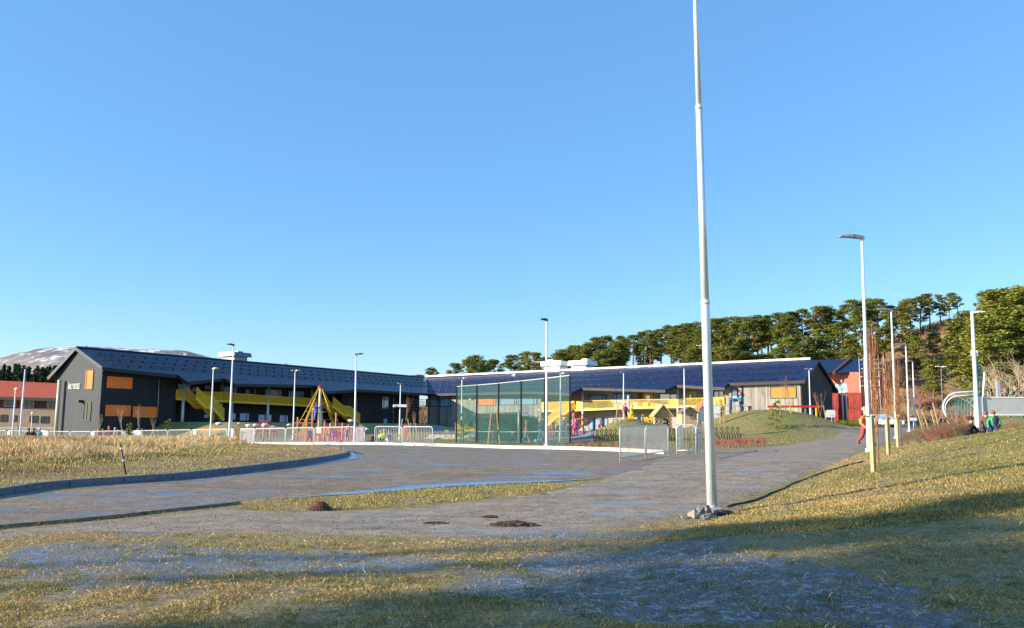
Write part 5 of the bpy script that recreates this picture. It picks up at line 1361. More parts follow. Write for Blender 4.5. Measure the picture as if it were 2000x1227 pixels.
# ================================================================ TREES
def rdir(n):
    v = RNG.normal(0, 1, (n, 3)); return v / np.linalg.norm(v, axis=1)[:, None]
def leafcloud(centres, radii, per, size, flat=.5):
    V = []
    for (c, r) in zip(centres, radii):
        n = per; d = rdir(n); rad = RNG.random(n) ** .45
        p = np.array(c) + d * rad[:, None] * np.array(r)
        a = rdir(n); b_ = np.cross(a, rdir(n)); b_ /= np.linalg.norm(b_, axis=1)[:, None] + 1e-9
        a[:, 2] *= flat; b_[:, 2] *= flat
        s = size * (.6 + RNG.random(n) * .8)
        V.append(np.stack([p + a * s[:, None], p - a * s[:, None] * .5 + b_ * s[:, None] * .8, p - a * s[:, None] * .5 - b_ * s[:, None] * .8], 1))
    V = np.concatenate(V).reshape(-1, 3); return V, np.arange(len(V)).reshape(-1, 3)
def pine_proto(seed, H=12., crown0=.45, wid=2.6, ncl=16, per=120, lean=.3, leaf='pine', size=.30, name='pine_tree'):
    rnd = random.Random(seed)
    root = thing(name, 'x', 'tree')
    lx, ly = rnd.uniform(-lean, lean), rnd.uniform(-lean, lean)
    ax = lambda t: Vector((lx * t * t * 2 + math.sin(t * 5 + seed) * .12, ly * t * t * 2 + math.cos(t * 4 + seed) * .12, H * t))
    b = MB(); b.tube([ax(t) for t in (-.03, .1, .3, .5, .7, .88)], [.24, .2, .17, .14, .1, .05], 7)
    cs, rs = [], []
    for i in range(ncl):
        t = crown0 + (1 - crown0) * (i + rnd.random()) / ncl
        k = (t - crown0) / (1 - crown0)
        R = wid * (.55 + .6 * math.sin(PI * min(1, k * .8 + .12))) * (1 - .35 * k) * rnd.uniform(.5, 1.05)
        a = rnd.random() * 2 * PI; c = ax(t) + Vector((math.cos(a) * R * .72, math.sin(a) * R * .72, rnd.uniform(-.2, .3)))
        c.z = min(c.z, H * .96)
        s = rnd.uniform(.5, 1.25) * wid * (.42 if ncl < 32 else .34)
        cs.append(tuple(c)); rs.append((s, s, s * rnd.uniform(.38, .62)))
        st = ax(max(.15, t - .08)); b.tube([st, st.lerp(c, .6) + Vector((0, 0, -.1)), c], [.07, .05, .02], 4, False)
    cs.append(tuple(ax(.95))); rs.append((wid * .42, wid * .42, wid * .25))
    for i in range(rnd.randint(1, 4)):    # dead stubs below the crown
        t = rnd.uniform(.25, crown0); a = rnd.random() * 2 * PI; st = ax(t); b.tube([st, st + Vector((math.cos(a) * .9, math.sin(a) * .9, rnd.uniform(-.1, .3)))], [.04, .015], 3, False)
    b.build('trunk', M['bark'], root)
    V_, F_ = leafcloud(cs, rs, per, size); link('crown', npmesh('crown', V_, F_, M[leaf]), root)
    root['h'] = H; return root
PRO = [pine_proto(s, 12, c, w_, int(n * 1.7), 150, size=.19) for s, c, w_, n in ((1, .38, 2.8, 26), (2, .45, 2.5, 22), (3, .3, 3.0, 30), (4, .5, 2.6, 20), (5, .4, 3.2, 28), (6, .55, 2.8, 19), (7, .2, 2.5, 32), (8, .33, 2.4, 25))]
LOW = [pine_proto(s, 8, .08, 2.4, 18, 110) for s in (11, 12)]
def use(proto, used, loc, sc, rz, label, group):
    o = proto if proto.name not in used else copy_tree(proto)
    used.add(proto.name if o is proto else o.name)
    o.location = loc; o.scale = sc; o.rotation_euler = (0, 0, rz)
    tag(o, label, None, group)
    if 'h' in o: del o['h']
    return o
used = set(); HP = {p_.name: (12 if p_ in PRO else 8) for p_ in PRO + LOW}
hh_ = {p_: (12 if i < len(PRO) else 8) for i, p_ in enumerate(PRO + LOW)}
def plant(px, D, ytop, proto, label, group, wf=1., ground=None):
    x = (px - 1000) / F * D * 1.0; z = Tz(x, D); top = P(px, ytop, D).z; h_ = top - z
    s = h_ / hh_[proto]
    return use(proto, used, (x, D, z - .1), (s * wf, s * wf, s), random.random() * 6, label, group)
ZN = [(900, 'lone pine above the inner corner of the school'), (1075, 'loose pine above the roof left of the white vents'), (1215, 'pine behind the two white roof vents'), (1395, 'pine above the roof just left of the tall mast'), (1600, 'pine between the tall mast and the dark gable'), (1700, 'pine above the red building'), (1840, 'pine high on the slope above the street lamps'), (1895, 'pine on the bald shoulder of the hill'), (2300, 'dense pine at the right edge of the picture')]
def zone(px):
    for lim, t in ZN:
        if px < lim: return t
SKY = [(850, 715), (885, 706), (912, 700), (928, 693), (945, 702), (966, 700), (998, 690), (1024, 684), (1046, 688), (1068, 694), (1100, 679), (1116, 673), (1132, 672), (1152, 665), (1168, 657), (1190, 656), (1214, 655), (1236, 650), (1258, 646), (1274, 641), (1292, 640), (1312, 634), (1330, 636), (1345, 630), (1364, 627), (1386, 624), (1402, 620), (1418, 619), (1440, 616), (1462, 616), (1482, 613), (1502, 612), (1524, 611), (1546, 607), (1570, 602), (1594, 598), (1612, 596), (1632, 597), (1652, 592), (1676, 585), (1704, 583), (1722, 580), (1744, 592), (1768, 588), (1786, 580), (1804, 577), (1822, 569), (1844, 574), (1862, 572), (1880, 575)]
rnd = random.Random(11)
for i, (px, yt) in enumerate(SKY):
    D = 218 + rnd.uniform(-8, 10); g = zone(px)
    g = g.replace('pine', 'skyline pine', 1).replace('skyline skyline', 'skyline'); plant(px, D, yt + rnd.uniform(-1, 3), PRO[(i * 3 + rnd.randint(0, 2)) % 8], g, 'skyline pines: ' + g, 1.15 if px < 1080 else 1.25)
# second and third ranks down the slope
for i in range(112):
    px = 1085 + i * 7.1 + rnd.uniform(-5, 5)
    if 1785 < px < 1900 and i % 4: continue
    if 1560 < px <= 1785 and i % 2 == 0: continue
    sk = np.interp(px, [a for a, b_ in SKY], [b_ for a, b_ in SKY])
    D = rnd.uniform(176, 212) if px < 1400 or i % 2 else rnd.uniform(160, 185)
    x = (px - 1000) / F * D; z = Tz(x, D)
    yb = proj(x, D, z)[1]; hh = rnd.uniform(9, 12.5); yt = yb - hh / D * F
    yt = max(yt, sk + rnd.uniform(4, 16))
    if yb - yt < 30: continue
    if 1225 < px < 1345 and yt > 650: continue
    g = zone(px).replace('skyline ', '').replace('pine', 'lower pine', 1)
    plant(px, D, yt, PRO[(i * 5 + 2) % 8], g, 'slope pines: ' + g, 1.2)
for i in range(14):
    px = rnd.choice([rnd.uniform(860, 1080), rnd.uniform(1330, 1800)]); D = rnd.uniform(165, 200); g = zone(px).replace('pine', 'low young pine', 1)
    x = (px - 1000) / F * D; z = Tz(x, D); yb = proj(x, D, z)[1]
    plant(px, D, yb - rnd.uniform(30, 48), LOW[i % 2], g, 'young pines: ' + g, 1.1)
# right edge group (nearer)
for i, (px, D, yt) in enumerate(((1905, 165, 606), (1925, 172, 585), (1948, 160, 562), (1972, 170, 566), (1998, 165, 558), (2020, 172, 556), (1915, 150, 640), (1945, 145, 618), (1975, 148, 600), (2004, 150, 598), (1900, 178, 640), (1960, 138, 650), (1828, 190, 650))):
    g = zone(px if px > 1895 else 1830).replace('pine', 'near pine', 1)
    plant(px, D, yt, PRO[(i * 3) % 8], g, 'right pines: ' + g, 1.25)
for pr in PRO + LOW:
    if pr.name not in used:
        for c in list(pr.children): bpy.data.objects.remove(c)
        bpy.data.objects.remove(pr)
# relabel: every hillside pine by rank, landmark and order from the left
ORD = ['leftmost', 'second', 'third', 'fourth', 'fifth', 'sixth', 'seventh', 'eighth', 'ninth', 'tenth', 'eleventh', 'twelfth', '13th', '14th', '15th', '16th', '17th', '18th', '19th', '20th', '21st', '22nd', '23rd', '24th', '25th', '26th', '27th', '28th', '29th', '30th', '31st', '32nd', '33rd', '34th', '35th', '36th']
def order(objs, text, key=None):
    objs = sorted(objs, key=key or (lambda o: o.location.x / o.location.y))
    for i, o in enumerate(objs): o['label'] = (ORD[i] + ' from the left: ' if len(objs) > 1 else '') + text
buck = {}
for o in SC.objects:
    if o.get('category') == 'tree' and 'pine' in str(o.get('group', '')): buck.setdefault(o['group'], []).append(o)
for g_, L_ in buck.items(): order(L_, L_[0]['label'])
# small planted pines
def small_pine(px, D, yt, wf, label):
    p = at(px, D); h_ = P(px, yt, D).z - p.z; rnd = random.Random(int(px)); root = thing('pine_sapling', label, 'young pine', p, 0, 'small planted pines')
    b = MB(); b.tube([(0, 0, 0), (0, 0, h_)], [.05, .015], 5); cs, rs = [], []
    for i in range(14):
        t = .12 + .82 * i / 13; a = i * 2.4; R = wf * (1 - t * .75); c = (math.cos(a) * R * .6, math.sin(a) * R * .6, h_ * t); cs.append(c); rs.append((R * .35 + .06, R * .35 + .06, .13)); b.tube([(0, 0, h_ * t - .1), c], [.02, .008], 3, False)
    b.build('trunk', M['bark'], root); V_, F_ = leafcloud(cs, rs, 36, .085); link('crown', npmesh('crown', V_, F_, M['pine']), root); return root
small_pine(251, 74, 826, .7, 'small bushy pine in the opening between barriers left of the bank')
small_pine(327, 76, 818, .9, 'small pine on the grass bank left of the yellow bench')
small_pine(905, 64, 803, .9, 'small loose pine at the left end of the green ball court')
small_pine(1517, 62, 782, 1.0, 'young pine with a stake on the right side of the big mound')
# ---------------------------------------------------------------- bare trees
def branchy(b, p, d, L, r, depth, rnd, up=.1, spread=.6, n0=3, shrink=.72, sides=4):
    q_ = p + d * L * .5 + Vector((rnd.uniform(-1, 1), rnd.uniform(-1, 1), rnd.uniform(-.5, .5))) * L * .05
    e = p + d * L
    b.tube([p, q_, e], [r, r * .85, r * .65], sides if depth > 1 else 3, False)
    if depth == 0: return
    for i in range(rnd.randint(n0 - 1, n0 + 1)):
        nd = (d + Vector((rnd.uniform(-1, 1), rnd.uniform(-1, 1), rnd.uniform(-1, 1))) * spread + Vector((0, 0, up))).normalized()
        st = p.lerp(e, rnd.uniform(.45, 1.)) if i else e
        branchy(b, st, nd, L * shrink * rnd.uniform(.7, 1.15), r * .6, depth - 1, rnd, up, spread, n0, shrink, sides)
def bare(name, label, cat, loc, H, seed, m, depth=4, L0=.3, r=.1, up=.15, spread=.55, stems=1, group=None, n0=3):
    rnd = random.Random(seed); o = thing(name, label, cat, loc, 0, group); b = MB(); t = MB()
    for k in range(stems):
        d = Vector((rnd.uniform(-1, 1) * (.1 if stems == 1 else .5), rnd.uniform(-1, 1) * (.1 if stems == 1 else .5), 1)).normalized()
        t.tube([Vector((0, 0, -.1)), d * H * L0], [r, r * .8], 6)
        for i in range(3 if stems == 1 else 1):
            nd = (d + Vector((rnd.uniform(-1, 1), rnd.uniform(-1, 1), .3)) * spread).normalized()
            branchy(b, d * H * L0 * rnd.uniform(.8, 1), nd, H * .24, r * .6, depth, rnd, up, spread, n0)
    t.build('trunk', m, o); b.build('crown', m, o); return o
def copy_at(o, loc, s, rz, label=None, group=None):
    c = copy_tree(o); c.location = loc; c.scale = (s, s, s) if not isinstance(s, tuple) else s; c.rotation_euler = (0, 0, rz)
    if label: c['label'] = label
    if group: c['group'] = group
    return c
# columnar reddish saplings behind the stakes
def columnar(px, D, ytop, label, m='orangetwig', wd=.35, n=26, seed=1, r=.018):
    p = at(px, D); H = P(px, ytop, D).z - p.z; rnd = random.Random(seed)
    o = thing('columnar_tree', label, 'bare tree', p, 0, 'narrow red twigged saplings'); b = MB(); b.tube([(0, 0, 0), (.03, 0, H * .5), (0, 0, H)], [.02, .016, .006], 6); b.build('trunk', M[m], o)
    b = MB()
    for i in range(n):
        z0 = H * rnd.uniform(.18, .75); a = rnd.random() * 2 * PI; k = wd * rnd.uniform(.4, 1) ; L = H * rnd.uniform(.15, .4)
        z1 = min(H * .97, z0 + L)
        q_ = Vector((math.cos(a) * k, math.sin(a) * k, (z0 + z1) / 2 - L * .1)); e = Vector((math.cos(a) * k * .9, math.sin(a) * k * .9, z1))
        b.tube([Vector((0, 0, z0)), q_, e], [r, r * .8, r * .4], 3, False)
        for j in range(2): s_ = q_.lerp(e, rnd.random()); b.tube([s_, s_ + Vector((rnd.uniform(-.12, .12), rnd.uniform(-.12, .12), rnd.uniform(.1, .35)))], [r * .6, r * .3], 3, False)
    b.build('branches', M[m], o); return o
columnar(1716, 22, 632, 'tall narrow rust orange sapling between the nearest stake and the lamp', wd=.15, n=40, seed=2, r=.007)
columnar(1738, 27, 700, 'narrow rust orange sapling behind the middle stake', wd=.14, n=36, seed=3, r=.007)
columnar(1757, 33, 690, 'bushy rust red sapling behind the farthest stakes', wd=.3, n=60, seed=4, r=.008)
def staked(px, D, ytop, label, m='deadwood', stakes=(-.35, .35), sh=1.3, seed=0, H=None):
    p = at(px, D); H = P(px, ytop, D).z - p.z
    o = bare('young_tree', label, 'young tree', p, H, seed, M[m], 3, .35, .03, .5, .35, group='young staked trees'); o.scale = (1, 1, 1)
    for s in stakes:
        b = MB(); b.bar((s * 1.25, 0, -.1), (s * .55, 0, sh), .08); b.build('stake', M['timber'], o)
    return o
staked(194, 76, 800, 'young staked tree at the corner of the black gable', seed=1, sh=1.35)
staked(233, 75, 786, 'thin bare staked tree in front of the lower left orange window', seed=2, sh=1.25)
staked(271, 76, 782, 'thin bare staked tree left of the grass bank', seed=3, sh=1.3)
staked(302, 77, 806, 'thin staked tree at the foot of the grass bank', seed=4, sh=1.3)
staked(789, 66, 760, 'reddish staked tree near the inner corner of the school', m='redtwig', seed=5, sh=1.7, stakes=(-.3, .45))
staked(806, 70, 800, 'smaller reddish staked tree beside the slatted screen', m='redtwig', seed=6, sh=1.4)
staked(964, 52.5, 806, 'bare staked tree in front of the shelter of the ball court', seed=7, sh=2.1, stakes=(-.3, .3), m='redtwig')
staked(1212, 69, 800, 'staked tree on the slope of the smaller mound', seed=8, sh=1.5)
staked(1407, 66, 770, 'staked tree on the left slope of the big mound', seed=9, sh=1.9, stakes=(-.4, .0, .25))
staked(1534, 66, 725, 'slim red twigged staked tree before the orange window of the grey end wall', m='redtwig', seed=10, sh=2.0)
staked(1604, 74, 745, 'slim staked tree in front of the dark right gable', m='redtwig', seed=12, sh=2.2, stakes=(.5,))
# ---- right background shrubs and trees
rnd = random.Random(21)
bp = [bare('bare_tree', 'x', 'bare tree', (0, 0, 0), 6, 30 + i, M['deadwood'], 4, .18, .10, .12, .6, stems=3, group='x') for i in range(3)]
spots = [(1958, 95, 672), (1985, 100, 655), (2010, 92, 668), (1940, 105, 690), (1972, 84, 700), (1998, 80, 705), (1922, 118, 700)]
for i, (px, D, yt) in enumerate(spots):
    p = at(px, D); s = (P(px, yt, D).z - p.z) / 5.6; o = bp[i] if i < 3 else copy_tree(bp[i % 3])
    o.location = p; o.scale = (s * 1.2, s * 1.2, s); o.rotation_euler = (0, 0, i * 1.3); o['label'] = 'grey leafless many stemmed tree behind the white court boards at the right edge'; o['group'] = 'bare grey trees at the right'
M['hilltwig'] = mat('sunlit brown twigs', (.46, .27, .17), .9, 0, .35, 4, perobj=.5)  # lighter brown, with sunlight on the slope put into the colour
sp_l = [bare('bare_shrub', 'x', 'shrub', (0, 0, 0), 4, 50 + i, M['hilltwig'], 3, .1, .065, .2, .7, stems=9, group='x') for i in range(4)]
k = 0
def shrub(px, D, h_, lab, grp, m=None):
    global k
    o = sp_l[k] if k < 4 else copy_tree(sp_l[k % 4]); k += 1
    x = (px - 1000) / F * D; s = h_ / 3.4; o.location = (x, D, Tz(x, D) - .1); o.scale = (s * 1.25, s * 1.25, s); o.rotation_euler = (0, 0, rnd.random() * 6); o['label'] = lab; o['group'] = grp; return o
for i in range(150):
    px = rnd.uniform(1690, 2040); D = rnd.uniform(108, 200)
    shrub(px, D, rnd.uniform(2.2, 4.2), 'leafless red brown shrub on the hillside right of the street lamps', 'brown shrubs on the hillside')
for i in range(12):
    px = rnd.uniform(1695, 1765); D = rnd.uniform(125, 150)
    shrub(px, D, rnd.uniform(3, 5), 'leafless brown shrub between the scaffolding and the street lamps', 'brown shrubs by the scaffolding')
# bush mass at the path
bu = [bare('bare_bush', 'x', 'bush', (0, 0, 0), 2.0, 70 + i, mat('bush twigs %d' % i, c_, .9, 0, .35, 5), 3, .08, .022, .25, .85, stems=16, group='x') for i, c_ in enumerate(((.26, .13, .08), (.22, .15, .07), (.30, .12, .08)))]
bl = [(1772, 40, 836), (1795, 39, 828), (1815, 38, 820), (1836, 38, 812), (1856, 38, 808), (1873, 38, 806), (1890, 40, 812), (1908, 42, 818), (1848, 34.5, 822), (1825, 35, 828), (1872, 34, 822), (1985, 44, 812), (1955, 46, 815)]
for i, (px, D, yt) in enumerate(bl):
    p = at(px, D); s = (P(px, yt, D).z - p.z) / 1.55; o = bu[i] if i < 3 else copy_tree(bu[i % 3])
    o.location = p; o.scale = (s * 1.3, s * 1.3, s); o.rotation_euler = (0, 0, i * 2.1); o['label'] = 'red brown bush' if px < 1930 else 'low red brown bush before the white court boards'; o['group'] = 'brown bushes on the bank' if px < 1930 else 'low bushes before the boards'
order([o for o in SC.objects if o.get('group') == 'brown bushes on the bank'], 'tangled red brown bush on the bank below the curved net')
order([o for o in SC.objects if o.get('group') == 'bare grey trees at the right'], 'grey leafless tree behind the white court boards')
order([o for o in SC.objects if o.get('group') == 'low bushes before the boards'], 'low red brown bush before the white court boards')
# red dogwood shrubs in front of mounds
rs_ = [bare('red_shrub', 'x', 'shrub', (0, 0, 0), .9, 90 + i, M['redshrub'], 2, .1, .012, .3, .7, stems=22, group='x') for i in range(3)]
for i in range(30):
    if i < 16: px = 1392 + i * 6.6; D = 40 + (i * 7 % 5) * .8 + (px - 1390) * .015
    else: px = 1105 + (i - 16) * 13; D = 44.8 + (i % 3) * .9 - (px - 1105) * .02
    o = rs_[i] if i < 3 else copy_tree(rs_[i % 3]); p = at(px, D); s = rnd.uniform(.6, 1.0) * (1 if i < 16 else .75); o.location = p; o.scale = (s * 1.1, s * 1.1, s); o.rotation_euler = (0, 0, i)
    o['label'] = 'low red twigged shrub on the verge right of the mast' if i < 16 else 'small reddish shrub on the verge left of the nearest barriers'; o['group'] = 'red shrubs right of the mast' if i < 16 else 'reddish shrubs left of the barriers'
order([o for o in SC.objects if o.get('group') == 'red shrubs right of the mast'], 'low red twigged shrub right of the mast')
order([o for o in SC.objects if o.get('group') == 'reddish shrubs left of the barriers'], 'small reddish shrub along the verge left of the nearest barriers')
order([o for o in SC.objects if o.get('group') == 'brown shrubs by the scaffolding'], 'brown shrub between the scaffolding and the street lamps')
# trees standing off to the left whose shade falls on the lawn
for i, (x, y, H, s) in enumerate(((-58, -9.6, 21.5, 1), (-60, -11.4, 21.5, 2), (-54, -3.2, 21, 3), (-54.5, -11.5, 21.5, 4), (-54, -6.5, 21, 5), (-56.5, -9.8, 21.5, 7), (-55.5, -4.9, 21, 8), (-58.3, -8.2, 21.5, 9), (-59.5, -10.6, 21.5, 10))):
    o = pine_proto(200 + i, H, .84, (2.1, 2.3, 1.5, 2.2, 1.3, 2.2, 1.3, 1.9, 2.1)[i], 13, 230, size=.24); o.location = (x, y, 0)
    if 'h' in o: del o['h']
    tag(o, ('tall pine farthest behind on the left, outside the picture', 'tall pine beside the farthest one on the left, outside the picture', 'slender pine nearest of the group on the left, outside the picture', 'pine standing rightmost of the group behind the camera, outside the picture', 'smallest crowned pine of the group on the left, outside the picture', 'sixth pine of the group on the left, outside the picture', 'seventh pine of the group on the left, outside the picture', 'eighth pine of the group on the left, outside the picture', 'ninth pine of the group on the left, outside the picture')[i], 'tree', 'pines outside the picture')
# ---------------------------------------------------------------- mountain and dark far wood
q = newmat('mountain rock and snow'); p_ = q.pos()
mpn = q.n('ShaderNodeMapping'); mpn.inputs['Scale'].default_value = (1, 1, 2.2); q.l(p_, mpn.inputs[0])
n1 = q.noise(.012, 8, mpn.outputs[0], .68); n2 = q.noise(.004, 4, p_)
rock = q.ramp(n1, [(.35, (.13, .12, .13)), (.5, (.23, .21, .20)), (.65, (.33, .29, .25))])  # rock tones lightened to imitate distance haze
sx = q.n('ShaderNodeSeparateXYZ'); q.l(p_, sx.inputs[0])
hf = q.math('MULTIPLY', q.math('SUBTRACT', sx.outputs[2], 60.), 1 / 900.)
sn = q.ramp(q.math('ADD', n1, hf), [(.80, (0, 0, 0)), (.86, (1, 1, 1))])
sn2 = q.ramp(q.noise(.018, 6, mpn.outputs[0], .7), [(.60, (0, 0, 0)), (.66, (.8, .8, .8))])
q.l(q.mix(q.math('MAXIMUM', sn, sn2), rock, (.72, .74, .78)), q.b.inputs['Base Color']); q.b.inputs['Roughness'].default_value = .9
gx = np.linspace(-4600, -900, 150); gy = np.linspace(2900, 6000, 80); X, Y = np.meshgrid(gx, gy)
Dm = 3900.; prof = np.interp(X / Y * F + 1000 , [-400, -150, 0, 60, 110, 160, 230, 300, 360, 420, 520, 640], [250, 295, 306, 345, 362, 362, 357, 352, 342, 310, 225, 95])
Z = prof * (sm(2950, 3900, Y) ** .8) * (Y / Dm) * (1 - .4 * sm(4200, 6000, Y)) + (fbm(X, Y, 500, 7, 6) - .5) * 130 * sm(2900, 3300, Y) * (1 - sm(3750, 3900, Y) * .9) + (fbm(X, Y, 120, 9, 4) - .5) * 14
idx = np.arange(X.size).reshape(X.shape); Q = np.stack([idx[:-1, :-1], idx[:-1, 1:], idx[1:, 1:], idx[1:, :-1]], -1).reshape(-1, 4)
o = link('mountain', npmesh('mountain', np.stack([X.ravel(), Y.ravel(), Z.ravel() - 8], 1), Q, q.m, 4, True)); o['kind'] = 'structure'
# dark spruce belt in front of it (one mass)
cs, rs = [], []
rnd = random.Random(4)
for i in range(300):
    D = rnd.uniform(330, 430); px = rnd.uniform(-330, 178)
    x = (px - 1000) / F * D; top = P(max(-300, px), rnd.uniform(714, 728) + (D - 330) * -.02, D).z
    if D < 380: top -= 3
    for j in range(6): t = j / 6; cs.append((x, D, top - 1.0 - 11 * t)); rs.append((.5 + 2.4 * t, .5 + 2.4 * t, 1.7))
V_, F_ = leafcloud(cs, rs, 34, .95, 1.); o = link('distant_forest', npmesh('distant_forest', V_, F_, M['spruce'])); tag(o, 'dark evergreen wood below the mountain at the left', 'forest', None, 'stuff')
gx = np.linspace(-330, -150, 60); gy = np.linspace(300, 470, 30); X, Y = np.meshgrid(gx, gy); Z = 24 * sm(300, 420, Y) + fbm(X, Y, 30, 3) * 3 - 4
Z = Z * sm(-150, -178, X)
idx = np.arange(X.size).reshape(X.shape); Q = np.stack([idx[:-1, :-1], idx[:-1, 1:], idx[1:, 1:], idx[1:, :-1]], -1).reshape(-1, 4)
o = link('hill', npmesh('hill', np.stack([X.ravel(), Y.ravel(), Z.ravel()], 1), Q, mat('wooded hill floor', (.035, .04, .02), .9), 4, True)); o['kind'] = 'structure'
# undergrowth on the hill
x = RNG.uniform(-30, 160, 60000); y = RNG.uniform(150, 232, 60000); k_ = RNG.random(60000) < np.clip((fbm(x, y, 9, 120, 3) - .32) * 3, .1, 1)
x, y = x[k_], y[k_]; M['under'] = leafmat('brown undergrowth', (.09, .06, .02), (.34, .20, .09))
blades('undergrowth', x, y, .75, .22, M['under'], lean=.8)
# ================================================================ RIGHT COURT
D = 60
CB = thing('court_boards', 'white and grey court boards at the right edge behind the children', 'court boards', at(1955, D))
pbox(CB, 'board', mat('grey white board', (.50, .50, .49), .6, 0, .08, 1), 1915, 778, 2100, 810, D, .15)
pbox(CB, 'top_trim', 'white', 1915, 775.5, 2100, 778, D - .03, .2); pbox(CB, 'bottom_trim', 'white', 1908, 809, 2100, 812, D - .03, .2)
for px in (1909, 1917): pbox(CB, 'post', 'white', px - 3, 775, px + 3, 812, D - .1, .2)
b = WB(); b.bar(P(1950, 776, D + 1), P(1948, 744, D + 1), .2); b.build('post', M['white'], CB)
b = WB(); b.slab([P(1966, 774, D + 2), P(2090, 774, D + 2), P(2090, 774, D + 2) + Vector((0, 0, .02)), P(1966, 760, D + 2)], (0, .02, 0)); b.build('net', M['green_net'], CB)
CN = thing('net_tower', 'tall narrow teal net panels with white frame beside the floodlight mast', 'net', at(1912, D))
b = WB(); b.slab([P(1905, 790, D), P(1913, 790, D), P(1911, 700, D), P(1904, 706, D)], (0, .02, 0)); b.build('net', M['teal_net'], CN)
b = WB(); b.slab([P(1914, 780, D), P(1920, 776, D + 1), P(1922, 728, D + 1), P(1914, 712, D)], (0, .02, 0)); b.build('net', M['teal_net'], CN)
for a_, c_ in (((1907, 812), (1902, 688)), ((1920, 776), (1923, 727))):
    b = WB(); b.tube([P(*a_, D - .1), P(*c_, D - .1)], .11 if a_[0] < 1910 else .07, 8); b.build('frame', M['whitemetal'], CN)
b = WB(); b.box(P(1903, 690, D), (.35, .3, .4)); b.build('bracket', M['white'], CN)
CA = thing('curved_net_fence', 'teal net fence with a curved white tube frame above the brown bushes', 'net fence', at(1860, D))
o1 = [(1851, 817), (1845, 808), (1842.5, 799), (1842.5, 790), (1846, 781), (1853, 773), (1862, 768.5), (1873, 766.5), (1890, 765.5), (1906, 764)]
o2 = [(1850, 815), (1846, 803), (1846, 792), (1851, 783), (1859, 776.5), (1868, 774), (1885, 772.5), (1905, 770)]
for pts, r in ((o1, .055), (o2, .045)):
    b = WB(); b.tube([P(a_, c_, D) for a_, c_ in pts], r, 6); b.build('tube', M['whitemetal'], CA)
b = WB(); b.slab([P(a_, c_, D + .06) for a_, c_ in o2] + [P(1905, 800, D + .06), P(1880, 812, D + .06)], (0, .02, 0)); b.build('net', mesh_net('pale teal netting', (.03, .26, .2), .6), CA)
for i in range(7):
    b = WB(); t = i / 6; b.bar(P(1866 + 6 * i, 812, D + .1), P(1866 + 6 * i, 778 - i * .8, D + .1), .04); b.build('bar', M['galv'], CA)
# parked cars and slanted timber stakes far along the path
def car(px, D, w_px, label, c):
    p = at(px, D); s = 1.75; o = thing('parked_car', label, 'car', p, -.25, 'cars parked at the end of the path')
    m = plain('car paint ' + c[0], c[1], .3)
    b = MB(); prof = [(-2.1, .35), (2.1, .35), (2.15, .75), (1.2, .92), (.55, 1.38), (-1.1, 1.4), (-1.8, .98), (-2.15, .9)]
    b.slab([(x_, -.82, z_) for x_, z_ in prof], (0, 1.64, 0)); b.build('body', m, o)
    b = MB(); b.slab([(x_, -.84, z_) for x_, z_ in ((1.0, .93), (.5, 1.32), (-1.05, 1.34), (-1.6, .96))], (0, 1.68, 0)); b.build('window', M['glass'], o)
    for sx in (-1.3, 1.35):
        for sy in (-.8, .8):
            b = MB(); b.tube([(sx, sy - .1, .32), (sx, sy + .1, .32)], .32, 14); b.build('wheel', M['black'], o)
    return o
car(1722, 92, 20, 'white car half hidden behind the red twigged saplings', ('silver', (.62, .65, .68)))
car(1735, 122, 20, 'dark car farther off behind the saplings', ('dark', (.05, .06, .08)))
car(1768, 126, 20, 'grey car between the two distant street lamps', ('grey', (.3, .32, .34)))
for i, (x0, y0, x1, y1) in enumerate(((1822, 787, 1833, 804), (1800, 801, 1814, 817), (1818, 801, 1827, 811), (1791, 801, 1801, 815), (1798, 812, 1804, 820))):
    D = 82; a_ = P(x1, y1, D); zg = Tz(a_.x, D); b = MB(); o_ = Vector((a_.x, D, a_.z)); b.bar((0, 0, min(0, zg - a_.z)), P(x0, y0, D) - o_, .09)
    o = b.build('slanted_stake', M['timber']); o.location = o_; tag(o, ('rightmost slanted stake, highest by the curved fence', 'second slanted stake among the brown shrubs', 'short slanted stake low among the shrubs', 'slanted stake nearest the distant lamps', 'tiny slanted stake at the foot of the leftmost one')[i], 'timber stake', 'slanted stakes by the shrubs')
SGN = thing('road_sign', 'white road sign board at the foot of the distant street lamp pair', 'sign', at(1786, 82)); pbox(SGN, 'board', 'white', 1779, 816, 1791, 822, 82, .08)
b = WB(); p = at(1785, 82.1); b.tube([p, Vector((p.x, 82.1, P(1785, 820, 82).z))], .04, 6); b.build('post', M['galv'], SGN)
